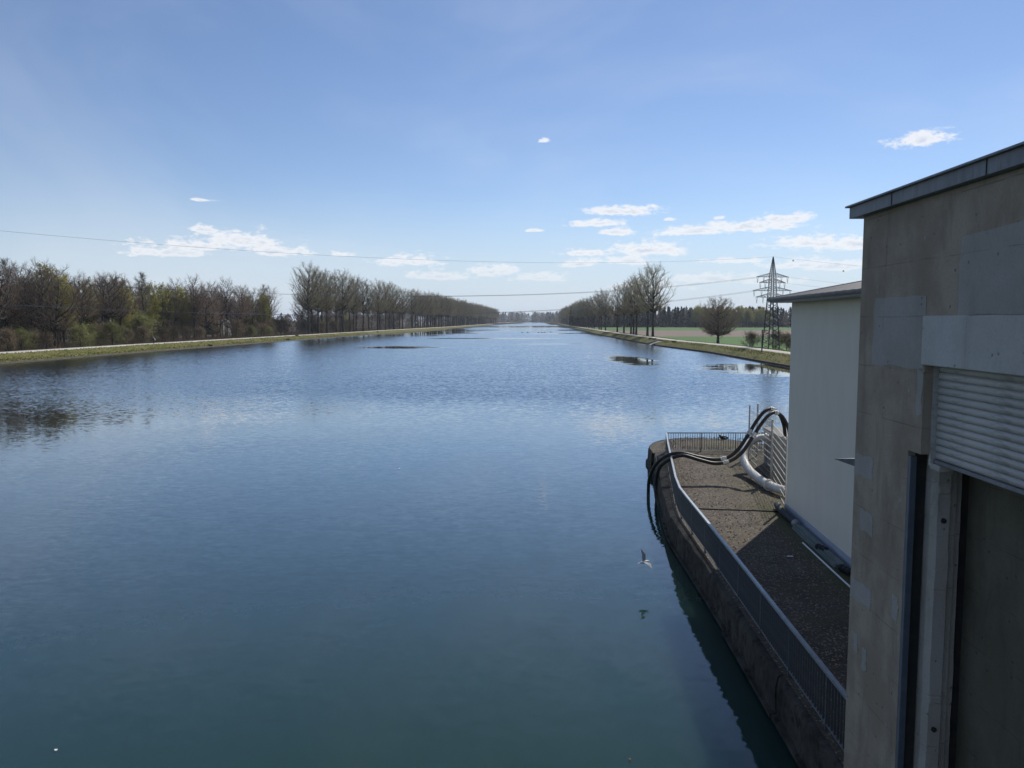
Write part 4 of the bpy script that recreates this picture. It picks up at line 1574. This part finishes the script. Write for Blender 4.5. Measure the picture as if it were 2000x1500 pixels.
# left woodland edge: trees one can pick out, by image order from the left
EDGE = [  # name, kind, x, y, scale, label
    ('willow_tree', 'willow', -101, 152, 1.0, 'pale grey-twigged willow at the far left of the wood edge'),
    ('willow_tree', 'willow', -107, 160, 1.15, 'second grey-twigged willow behind the first at the left picture edge'),
    ('alder_tree', 'woodland', -112, 172, 1.1, 'tall bare brown tree behind the grey willows at the left edge'),
    ('pale_tree', 'pale', -134, 210, 1.18, 'pale slender tree standing above the wood near the left edge'),
    ('spreading_tree', 'spreading', -106, 184, 1.0, 'dark forked spreading tree beside the path on the left bank'),
    ('greening_tree', 'greening', -125, 205, 0.95, 'olive greening tree behind the dark spreading tree'),
    ('alder_tree', 'woodland', -107, 198, 0.95, 'bare tree with straight trunk right of the dark spreading tree'),
    ('alder_tree', 'woodland', -112, 208, 0.95, 'bare tree with slanting trunk above the bright green bushes'),
    ('pale_tree', 'pale', -122, 236, 1.0, 'pale grey slender tree rising above the middle of the left wood'),
    ('alder_tree', 'woodland', -112, 226, 0.98, 'bare dark tree behind the walker on the path'),
    ('alder_tree', 'woodland', -114, 238, 1.0, 'bare dark tree just right of the walker'),
    ('greening_tree', 'greening', -116, 252, 0.98, 'tall greening birch left of the yellow-green pair'),
    ('greening_tree', 'greening', -116, 264, 1.0, 'left tree of the yellow-green pair in the left wood'),
    ('greening_tree', 'greening', -113, 272, 0.96, 'right tree of the yellow-green pair in the left wood'),
    ('spreading_tree', 'spreading', -107, 278, 1.05, 'dark forked tree with low boughs right of the yellow-green pair'),
    ('alder_tree', 'woodland', -110, 292, 1.12, 'tall bare tree in the wood right of the dark forked tree'),
    ('alder_tree', 'woodland', -109, 304, 1.18, 'tall bare tree in the middle of the right part of the wood'),
    ('alder_tree', 'woodland', -108, 316, 1.10, 'tall bare tree two trunks before the first poplar'),
    ('alder_tree', 'woodland', -107, 328, 1.05, 'bare tree just left of the first poplar'),
    ('greening_tree', 'greening', -112, 338, 0.90, 'low yellow-green tree tucked beside the first poplar'),
]
for q, (nm, k, x, y, s, lb) in enumerate(EDGE):
    plant(nm, k, q, x - 3.5, y, 1.0, s, q * 1.7, lb, 'tree', 'trees along the left wood edge')
for k in range(120):
    y = 118 + (k * 2.6 if k < 90 else 250 + (k - 90) * 16)
    d = rng.uniform(20, 46)
    kd = rng.choice(['woodland'] * 6 + ['greening', 'pale', 'woodland', 'spreading'])
    plant({'woodland': 'alder_tree', 'greening': 'greening_tree', 'pale': 'pale_tree', 'spreading': 'spreading_tree'}[kd], kd, rng.randrange(6), interp(LEFT, y) - d, y, 0.8, rng.uniform(.85, 1.15), rng.uniform(0, 6.28),
          {'woodland': 'bare brown tree standing deep in the left wood', 'greening': 'greening tree standing deep in the left wood', 'pale': 'pale slender tree standing deep in the left wood', 'spreading': 'broad bare tree standing deep in the left wood'}[kd], 'tree', {'woodland': 'bare trees deep in the wood', 'greening': 'greening trees deep in the wood', 'pale': 'pale trees deep in the wood', 'spreading': 'broad trees deep in the wood'}[kd])
BUSH = [('scrub', -103, 176, 1.0), ('bush', -103, 190, 1.2), ('bush', -104.5, 196, 1.15), ('bush', -104, 207, 1.3), ('scrub', -103, 214, 1.1), ('scrub', -103, 222, 1.2), ('bush', -107, 230, 1.75),
        ('scrub', -102, 232, 1.1), ('scrub', -102.5, 241, 1.1), ('scrub', -102, 250, 1.1), ('scrub', -101, 259, 1.1), ('scrub', -100, 288, 0.9), ('bush', -99, 303, 0.9), ('scrub', -98, 312, .9), ('bush', -98, 322, .8), ('scrub', -97, 345, .8),
        ('scrub', -104, 150, 1.3), ('scrub', -104, 164, 1.2), ('bush', -105, 170, 1.0)]
for q, (k, x, y, s) in enumerate(BUSH):
    plant('green_bush' if k == 'bush' else 'scrub_bush', k, q, x - 3.6, y, 1.3, s, q * 2.1,
          ('fresh green bush beside the left path, %s green one counted from the left' % ORD[sum(1 for b in BUSH if b[0] == 'bush' and b[2] < y)]) if k == 'bush' else ('twiggy brown scrub beside the left path, %s brown one counted from the left' % ORD[sum(1 for b in BUSH if b[0] == 'scrub' and b[2] < y)]), 'bush', 'green bushes along the left path' if k == 'bush' else 'brown scrub along the left path')
for q in range(46):
    y = 130 + q * 7.5
    plant('scrub_bush', 'scrub', q, interp(LEFT, y) - rng.uniform(15, 30), y, 1.0, rng.uniform(1.1, 1.9), q, 'undergrowth bush in the shade of the left wood', 'bush', 'undergrowth in the left wood')

# right bank
plant('lone_tree', 'lone', 0, 67.2, 251, 0.3, 1.0, 0.6, 'bare round-crowned tree standing alone in the green field', 'tree')
for q, (x, y, s, lb) in enumerate([(60.0, 192, 1.15, 'small round bush left of the pylon foot behind the lamp post'), (66.5, 194, 1.2, 'twiggy bush right of the pylon foot'), (70.0, 196, 1.1, 'twiggy bush near the house corner behind the pylon'), (69, 190, .8, 'low bush in front of the twiggy bushes by the pylon')]):
    plant('scrub_bush', 'scrub', q, x, y, 0.3, s, q * 1.3, lb, 'bush')
for q, (x, y, s, k, lb) in enumerate([(106, 866, .88, 'pale', 'left of two pale blossoming trees before the dark far wood'), (127, 868, .95, 'pale', 'right of two pale blossoming trees before the dark far wood'),
                                      (152, 864, 1.22, 'pale', 'pale tall tree rising above the far wood left of the lone tree')]):
    o = plant('blossoming_tree' if k == 'pale' else 'greening_tree', k, q, x, y, 0.2, s, q, lb, 'tree')
for q in range(22):
    x = 205 + q * 3.9 + rng.uniform(-1, 1)
    plant('birch_tree', 'greening', q, x, 860 + rng.uniform(-4, 10), 0.2, rng.uniform(1.0, 1.28), q, 'pale green birch in the grove at the far side of the field', 'tree', 'birch grove beyond the field')


def wood_mass(name, label, xs, ys, n, h0, h1, mats, weights, seed, w=3.4, tris=150, z0=0.2, conif=0.5):
    """a far wood that reads as one mass: many small trees of leaf-sized faces in one object"""
    rg = random.Random(seed)
    mb = MB()
    for k in range(n):
        x, y = rg.uniform(*xs), rg.uniform(*ys)
        h = rg.uniform(h0, h1)
        mi = rg.choices(range(len(mats)), weights)[0]
        con = mi == 0 and conif > 0
        for t in range(tris):
            u = rg.random()
            a = rg.uniform(0, 6.28)
            if con:
                r = w * (1 - u) * rg.random() ** 0.5 + 0.2
            else:
                r = w * 1.25 * math.sin(PI * min(1, 0.12 + u * 0.9)) ** 0.6 * rg.random() ** 0.5
            c = Vector((x + math.cos(a) * r, y + math.sin(a) * r * 0.8, z0 + h * (0.03 + 0.97 * u)))
            s = h * 0.055 * rg.uniform(.5, 1.4)
            mb.tri(c + Vector((rg.uniform(-s, s), rg.uniform(-s, s), -s)), c + Vector((rg.uniform(-s, s), rg.uniform(-s, s), -s * .3)), c + Vector((rg.uniform(-s, s) * .6, 0, s * 1.3)), mi)
    o = mb.build(name, mats)
    tag(o, label, 'wood', kind='stuff')
    return o


FM = [M_CONIFER, M_FARWOOD, M_FARGREEN]
wood_mass('far_wood', 'dark conifer wood along the far edge of the fields', (70, 560), (876, 925), 520, 17, 24, FM, (7, 4, 0.4), 21, w=4.2)
wood_mass('horizon_wood', 'hazy wooded horizon closing the canal in the distance', (-700, 900), (2930, 3120), 700, 26, 42, FM, (4, 6, 1.2), 22, w=13, tris=130)
wood_mass('left_wood_backing', 'dense bare wood behind the left bank trees', (-215, -150), (90, 420), 190, 13, 18, [M_FARWOOD, M_CONIFER, M_FARGREEN], (7, 3, .7), 23, w=3.2, tris=260, z0=0.6, conif=0)
wood_mass('left_wood_backing', 'dense bare wood behind the left poplar row', (-150, -112), (420, 900), 150, 8, 12, [M_FARWOOD, M_CONIFER, M_FARGREEN], (7, 2, .7), 24, w=3.4, tris=170, z0=0.6, conif=0)
wood_mass('left_wood_backing', 'distant wood behind the far end of the left poplar row', (-120, -60), (900, 2600), 140, 14, 22, FM, (4, 6, .7), 25, w=5, tris=120, z0=0.6)
wood_mass('right_wood_backing', 'wood behind the far end of the right poplar row', (95, 150), (900, 2600), 110, 12, 20, FM, (5, 5, 1), 26, w=5, tris=120)


def reeds(name, label, pts, n, h, w, seed):
    rg = random.Random(seed)
    mb = MB()
    P = catmull(pts, 8)
    for k in range(n):
        f = rg.random() * (len(P) - 1)
        i = int(f)
        p = P[i].lerp(P[min(i + 1, len(P) - 1)], f - i) + Vector((rg.gauss(0, w), rg.gauss(0, w * 2), -0.2))
        hh = h * rg.uniform(.6, 1.1)
        s = 0.28
        a = rg.uniform(0, 3.14)
        mb.tri(p + Vector((math.cos(a) * s, math.sin(a) * s, 0)), p - Vector((math.cos(a) * s, math.sin(a) * s, 0)), p + Vector((rg.gauss(0, .3), rg.gauss(0, .3), hh)))
    tag(mb.build(name, M_REED), label, 'reeds', kind='stuff')


reeds('reed_bed', 'dry tan reed bed jutting from the left bank far down the canal', [(-34, 1440, 0), (-26, 1560, 0), (-12, 1750, 0), (4, 1900, 0), (20, 2050, 0)], 5200, 3.0, 5, 31)
reeds('reed_bed', 'dry tan reed bed at the far end of the right bank', [(80, 1420, 0), (83, 1560, 0), (86, 1750, 0)], 2600, 4.2, 3, 32)

# rough grass blades on the slopes nearest the camera
rg = random.Random(77)
mb = MB()
for k in range(26000):
    left = rg.random() < 0.55
    y = 100 + (rg.random() ** 1.5) * 330
    tab, sgn = (LEFT, -1) if left else (RIGHT, 1)
    o = rg.uniform(0.35, 3.6) if rg.random() < .8 else rg.uniform(9.4, 11.0)
    if not left and 245 < y < 259:
        continue
    z = 0.36 + (o - .3) * 0.42 if o < 4 else 1.58
    x = interp(tab, y) + sgn * o
    h = rg.uniform(0.06, 0.20)
    a = rg.uniform(0, 3.14)
    c, s = math.cos(a) * .12, math.sin(a) * .12
    mb.tri((x - c, y - s, z - .05), (x + c, y + s, z - .05), (x + rg.gauss(0, .12), y + rg.gauss(0, .12), z + h))
tag(mb.build('bank_grass_blades', M_GRASSB), 'rough spring grass on the canal bank slopes', 'grass', kind='stuff')
# dark tussocks on the banks
for q, (tab, sgn, y, o, lb) in enumerate([(RIGHT, 1, 270, 3.0, 'dark tussock high on the right bank left of the slipway'), (RIGHT, 1, 262, 3.0, 'dark tussock on the right bank just left of the slipway'), (RIGHT, 1, 231, 2.9, 'dark tussock on the right bank just right of the slipway'),
                                          (LEFT, -1, 318, 3.1, 'dark tussock on the left bank below the tall bare trees'), (LEFT, -1, 300, 0.6, 'dark tussock at the waterline of the left bank'), (LEFT, -1, 455, 2.0, 'dark tussock on the left bank below the poplars'), (LEFT, -1, 232, .3, 'dark clump at the left waterline right of the walker')]):
    rr = random.Random(q)
    mb = MB()
    for k in range(60):
        a = rr.uniform(0, 6.28)
        r = rr.random() * .45
        p = Vector((math.cos(a) * r * 1.6, math.sin(a) * r, 0))
        mb.tri(p + Vector((.06, 0, -.1)), p + Vector((-.06, .03, -.1)), p + Vector((math.cos(a) * .25, math.sin(a) * .2, rr.uniform(.25, .6))))
    t = mb.build('grass_tussock', M_CONIFER)
    t.location = (interp(tab, y) + sgn * o, y, 0.3 + o * 0.43)
    tag(t, lb, 'tussock')

# ------------------------------------------------------------------ pylon and wires
def make_pylon():
    root = empty('lattice_pylon', (63.3, 188.0, 0.2), R(12))
    Hh = 23.2
    wid = lambda z: 1.5 * (1 - z / 13.2) + 0.80 * (z / 13.2) if z < 13.2 else (0.80 - (z - 13.2) / 5.9 * 0.28 if z < 19.1 else max(0.03, 0.52 * (1 - (z - 19.1) / 4.1)))
    corners = ((-1, -1), (1, -1), (1, 1), (-1, 1))
    for c in corners:
        mb = MB()
        zs = [-0.4, 6.6, 13.2, 19.1, Hh]
        for a, b in zip(zs, zs[1:]):
            mb.bar((c[0] * wid(max(a, 0)), c[1] * wid(max(a, 0)), a), (c[0] * wid(b), c[1] * wid(b), b), 0.19 if b < 14 else 0.12)
        mb.build('leg', M_PYLON, root)
    z = 0.0
    levels = [0.0]
    while z < Hh - 0.6:
        z += max(0.45, wid(z) * 0.72)
        levels.append(min(z, Hh - 0.3))
    for k, (a, b) in enumerate(zip(levels, levels[1:])):
        for s in range(4):
            c0, c1 = corners[s], corners[(s + 1) % 4]
            if k % 2:
                c0, c1 = c1, c0
            mb = MB()
            mb.bar((c0[0] * wid(a), c0[1] * wid(a), a), (c1[0] * wid(b), c1[1] * wid(b), b), 0.10 if a < 13 else 0.055)
            if a > 13.0:
                mb.bar((c1[0] * wid(a), c1[1] * wid(a), a), (c0[0] * wid(b), c0[1] * wid(b), b), 0.04)
            mb.build('brace', M_PYLON, root)
    tips = []
    for (z, L, R_) in ((18.4, 4.3, 4.3), (17.0, 3.5, 3.5), (15.1, 5.2, 5.2), (13.5, 4.4, 4.4)):
        arm = MB()
        for s, l in ((-1, L), (1, R_)):
            w = wid(z)
            tip = Vector((s * l, 0, z - 0.05))
            for yy in (-1, 1):
                arm.bar((s * w, yy * w, z - .1), tip, 0.085)
                arm.bar((s * w, yy * w, z + .85), tip, 0.075)
                n = 5
                for k in range(n):
                    t0, t1 = k / n, (k + .5) / n
                    lo = Vector((s * w, yy * w, z - .1)).lerp(tip, t0)
                    hi = Vector((s * w, yy * w, z + .85)).lerp(tip, t1)
                    lo2 = Vector((s * w, yy * w, z - .1)).lerp(tip, min(1, (k + 1) / n))
                    arm.bar(lo, hi, .05)
                    arm.bar(hi, lo2, .05)
            tips.append(tip)
        a = arm.build('cross_arm', M_PYLON, root)
        for s, l in ((-1, L), (1, R_)):
            for f in (0.93, 0.55):
                mb = MB()
                x = s * l * f
                for dx in (-.18, .18):
                    for q in range(6):
                        t0 = q / 6
                        mb.tube([(x + dx * (1 - t0) , 0, z - .1 - t0 * 1.5), (x + dx * (1 - t0 - .12), 0, z - .1 - (t0 + .12) * 1.5)], 0.06, 6)
                mb.build('insulator', M_INSUL, a)
    return root


pyl = make_pylon()
tag(pyl, 'four-armed lattice steel power pylon behind the cream house roof', 'pylon')


def wire(a, b, sag, r, label, nm='power_line'):
    a, b = Vector(a), Vector(b)
    pts = []
    for k in range(41):
        t = k / 40
        p = a.lerp(b, t)
        p.z -= sag * 4 * t * (1 - t)
        pts.append(p)
    mb = MB()
    mb.tube(pts, r, 5)
    tag(mb.build(nm, M_WIRE), label, 'cable', 'wires crossing the canal')


PL = Vector((-176, 52, 0))
dirp = Vector((math.cos(R(12)), math.sin(R(12)), 0))
BASE = Vector((63.3, 188, 0.2))
wire(BASE + Vector((0, 0, 23.2)), PL + Vector((0, 0, 33.5)), 8.6, 0.017, 'topmost earth wire sagging over the canal from the pylon tip')
side = Vector((0.0, 1.0, 0))
wire(BASE - dirp * 4.2 + Vector((0, 0, 18.3)), PL + Vector((4, -4, 28.5)), 10.6, 0.025, 'upper conductor wire over the canal, left of its twin')
wire(BASE - dirp * 3.2 + Vector((0, 0, 18.2)), PL + Vector((6, -4, 28.3)), 10.5, 0.025, 'upper conductor wire over the canal, right of its twin')
wire(BASE - dirp * 5.1 + Vector((0, 0, 15.0)), PL + Vector((4, -4, 24.5)), 10.4, 0.025, 'lower conductor wire over the canal, left of its twin')
wire(BASE - dirp * 4.1 + Vector((0, 0, 14.9)), PL + Vector((6, -4, 24.3)), 10.3, 0.025, 'lower conductor wire over the canal, right of its twin')
FAR = Vector((290, 178, 0.2))
wire(BASE + Vector((0, 0, 23.2)), FAR + Vector((0, 0, 23)), 7.0, 0.015, 'earth wire running right from the pylon tip behind the gatehouse')
wire(BASE + dirp * 4.2 + Vector((0, 0, 18.3)), FAR + Vector((0, 0, 18)), 7.0, 0.017, 'conductor wire running right from the top pylon arm')
wire(BASE + dirp * 3.2 + Vector((0, 0, 16.9)), FAR + Vector((0, 0, 16.5)), 7.0, 0.017, 'conductor wire running right from the second pylon arm')
wire(BASE + dirp * 5.1 + Vector((0, 0, 15.0)), FAR + Vector((0, 0, 15)), 7.0, 0.017, 'conductor wire running right from the third pylon arm')

# lamp post on the right bank
lp = empty('lamp_post', (50.9, 156.5, 1.6))
tag(lp, 'dark square lamp post with short arm on the right bank path', 'lamp post')
mb = MB()
mb.box(-.10, .10, -.10, .10, -0.4, 4.5)
mb.build('mast', M_LAMPPOST, lp)
mb = MB()
mb.box(.10, .55, -.05, .05, 4.38, 4.48)
mb.build('arm', M_LAMPPOST, lp)
mb = MB()
mb.box(.40, .95, -.11, .11, 4.28, 4.379)
bevel(mb.build('lamp_head', M_LAMPPOST, lp), 0.02)

# far mast above the horizon wood
mb = MB()
mb.tube([(78, 2900, 0), (78, 2900, 36), (78, 2900, 47)], [0.9, 0.7, 0.4], 6)
tag(mb.build('radio_mast', M_PYLON), 'thin mast rising above the hazy horizon wood', 'mast')


# ------------------------------------------------------------------ person on the left path
def make_person():
    x, y = interp(LEFT, 207.5) - 4.8, 208.0
    root = empty('person', (x, y, 1.73), R(-12))
    tag(root, 'person in white cap, black top and grey-blue trousers walking on the left bank path', 'person')
    # one continuous body: pelvis, spine, neck, head, arms, legs mid-stride
    J = [(0, 0, .93), (0, .01, 1.15), (0, .01, 1.40), (0, .02, 1.52), (0, .05, 1.64), (0, .05, 1.76),
         (-.10, 0, .90), (-.12, .17, .50), (-.12, .10, .09), (-.12, .24, .05),
         (.10, 0, .90), (.13, -.06, .49), (.13, -.30, .13), (.13, -.18, .06),
         (-.20, 0, 1.42), (-.27, -.08, 1.14), (-.26, .06, .92), (-.26, .10, .84),
         (.20, 0, 1.42), (.33, .10, 1.17), (.42, .26, 1.00), (.44, .32, .95)]
    Ed = [(0, 1), (1, 2), (2, 3), (3, 4), (4, 5), (0, 6), (6, 7), (7, 8), (8, 9), (0, 10), (10, 11), (11, 12), (12, 13), (2, 14), (14, 15), (15, 16), (16, 17), (2, 18), (18, 19), (19, 20), (20, 21)]
    rad = [.14, .14, .16, .06, .095, .08, .10, .075, .05, .045, .10, .075, .05, .045, .07, .05, .04, .035, .07, .05, .04, .035]
    me = bpy.data.meshes.new('body')
    me.from_pydata(J, Ed, [])
    o = link('body', me, root)
    md = o.modifiers.new('skin', 'SKIN')
    lay = me.skin_vertices[0] if len(me.skin_vertices) else None
    if lay:
        for k, r in enumerate(rad):
            lay.data[k].radius = (r, r)
        lay.data[0].use_root = True
    sm = o.modifiers.new('sub', 'SUBSURF')
    sm.levels = sm.render_levels = 1
    me.materials.append(M_SKIN)
    # clothes
    mb = MB()
    mb.tube([(0, 0, .90), (0, 0, 1.0), (0, .01, 1.2), (0, .01, 1.38), (0, .01, 1.47)], [.185, .19, .19, .215, .11], 12)
    mb.tube([(-.17, 0, 1.42), (-.27, -.08, 1.14), (-.26, .06, .93)], [.085, .07, .055], 8)
    mb.build('black_top', M_CLOTH_K, root, True)
    mb = MB()
    mb.tube([(.17, 0, 1.42), (.33, .10, 1.17), (.42, .26, 1.0)], [.09, .078, .065], 8)
    mb.build('pale_sleeve', M_CLOTH_W, root, True)
    mb = MB()
    mb.tube([(-.09, 0, .95), (-.12, .17, .50), (-.12, .10, .11)], [.125, .095, .075], 8)
    mb.tube([(.09, 0, .95), (.13, -.06, .49), (.13, -.30, .15)], [.125, .095, .075], 8)
    mb.build('trousers', M_CLOTH_B, root, True)
    mb = MB()
    mb.ellipsoid((0, .05, 1.78), (.12, .13, .085), 12, 6)
    mb.ellipsoid((0, .17, 1.75), (.085, .10, .015), 10, 4)
    mb.build('cap', M_CLOTH_W, root, True)
    for (x0, y0, z0) in ((-.12, .18, .045), (.13, -.24, .07)):
        mb = MB()
        mb.ellipsoid((x0, y0, z0), (.05, .14, .05), 10, 5)
        mb.build('shoe', M_CLOTH_K, root, True)


make_person()


# ------------------------------------------------------------------ birds
def duck(loc, rz, label, s=1.0, name='duck', flank=M_FEATHER_G, group=None):
    r = empty(name, loc, rz)
    r.scale = (s, s, s)
    mb = MB()
    mb.tube([(0, -.30, .12), (0, -.22, .11), (0, -.08, .10), (0, .08, .10), (0, .17, .13), (0, .20, .17), (0, .205, .21), (0, .225, .24), (0, .27, .24)], [.02, .075, .125, .125, .09, .06, .05, .056, .03], 10)
    mb.build('body', M_FEATHER_K, r, True)
    for sd in (-1, 1):
        mb = MB()
        mb.ellipsoid((sd * .075, -.04, .115), (.045, .16, .06), 10, 6)
        mb.build('wing', flank, r, True)
    mb = MB()
    mb.tube([(0, .275, .26), (0, .34, .25)], [.02, .008], 6)
    mb.build('beak', M_BEAK, r)
    tag(r, label, 'bird', group)


for q, (x, y, a) in enumerate([(6.7, 503, 1.4), (10.3, 508, 1.5), (17.4, 503, 1.2), (19.6, 502, 1.7), (21.5, 507, 1.5), (26, 518, 1.3)]):
    duck((x, y, 0), a, 'small dark water bird afloat far out, %s of six from the left' % ORD[q], 2.0, 'water_bird', group='birds far out on the water')
duck((12.4, 44.6, 1.05), 1.2, 'dark duck with a pale flank sitting on the pier nose behind the far railing', 0.95, 'duck', M_FEATHER_W)


def gull(loc, rz, label, s=1.0, dark=False, bank=0.0):
    r = empty('gull' if not dark else 'bird', loc, rz)
    r.rotation_euler = (0, bank, rz)
    r.scale = (s, s, s)
    A, B = (M_FEATHER_W, M_FEATHER_G) if not dark else (M_FEATHER_K, M_FEATHER_K)
    mb = MB()
    mb.tube([(0, -.20, .0), (0, -.12, .0), (0, 0, .0), (0, .10, .01), (0, .15, .02), (0, .19, .02)], [.02, .04, .06, .05, .038, .02], 10)
    mb.build('body', A, r, True)
    for sd in (-1, 1):
        mb = MB()
        P = [(sd * .03, .06, .03), (sd * .20, .09, .16), (sd * .42, -.02, .22), (sd * .20, -.06, .15), (sd * .03, -.08, .03)]
        for dz in (0, .012):
            mb.v += [(x, y, z + dz) for x, y, z in P]
        mb.f += [(0, 1, 2, 3, 4), (9, 8, 7, 6, 5)] + [(k, (k + 1) % 5, 5 + (k + 1) % 5, 5 + k) for k in range(5)]
        mb.m += [0] * 7
        mb.build('wing', B, r)
    mb = MB()
    mb.tri((-.03, -.18, 0), (.03, -.18, 0), (0, -.30, .01))
    mb.tri((.03, -.18, .006), (-.03, -.18, .006), (0, -.30, .012))
    mb.build('tail', A, r)
    mb = MB()
    mb.tube([(0, .18, .02), (0, .235, .01)], [.012, .004], 6)
    mb.build('beak', M_BEAK, r)
    tag(r, label, 'bird')


gull((3.98, 22.6, 0.75), R(-62), 'white gull gliding low over the water beside the quay wall', 0.85, False, R(40))
gull((67.8, 187, 22.3), 1.1, 'small dark bird in flight just right of the pylon tip', 1.2, True)
gull((80.0, 187, 19.8), 1.4, 'small dark bird in flight between pylon and gatehouse', 1.2, True)
for q, (x, y) in enumerate([(-5.4, 85), (-15.8, 61), (-6.1, 41), (2.15, 13.4), (-8.5, 13.7), (5.1, 12.9)]):
    mb = MB()
    for k in range(7):
        a = k * 0.9
        mb.v.append((math.cos(a) * (.028 if k % 2 else .018) * (1 + y / 30), math.sin(a) * .02 * (1 + y / 30), 0.012 + .012 * (k % 2)))
    mb.f.append(tuple(range(7)))
    mb.m.append(0)
    o = mb.build('floating_feather', M_FEATHER_W if q % 2 == 0 else M_LITTER)
    o.location = (x, y, 0.01)
    tag(o, ['pale scrap floating in mid canal under the far ripples', 'brown leaf afloat on the left half of the near water', 'pale scrap afloat near the middle of the near water', 'brown leaf afloat at the bottom, left of the quay reflection', 'pale scrap afloat at the lower left', 'brown leaf afloat close to the quay wall'][q], 'flotsam')

# low tangle of bare brush under the wood edge
rg = random.Random(91)
mb = MB()
for k in range(15000):
    y = 110 + rg.random() ** 1.3 * 800
    o = rg.uniform(12.5, 25)
    x = interp(LEFT, y) - o
    h = rg.uniform(0.5, 2.4) * (1.0 if rg.random() < .8 else 1.5)
    p = Vector((x, y, 0.95))
    a, b = rg.gauss(0, .35) * h, rg.gauss(0, .35) * h
    mb.twig(p, p + Vector((a * .4, b * .4, h * .55)), p + Vector((a, b, h)), 0.035 if rg.random() < .5 else 0.06)
tag(mb.build('brush', M_TWIG), 'low brown brush under the trees of the left wood', 'brush', kind='stuff')

# ------------------------------------------------------------------ air
mb = MB()
mb.box(-9200, 9200, -500, 14200, -3.2, 50.0)
hz = mb.build('haze', [])
hm = bpy.data.materials.new('air')
hm.use_nodes = True
T = NT(hm.node_tree)
T.n.clear()
out = T.new('ShaderNodeOutputMaterial')
pv = T.new('ShaderNodeVolumePrincipled')
pv.inputs['Color'].default_value = (0.80, 0.88, 1.0, 1.0)
pv.inputs['Density'].default_value = 0.000095
pv.inputs['Anisotropy'].default_value = 0.2
T.l.new(pv.outputs[0], out.inputs['Volume'])
hz.data.materials.append(hm)
tag(hz, kind='stuff')
hz['label'] = 'thin pale haze in the air over the canal'
hz['category'] = 'haze'
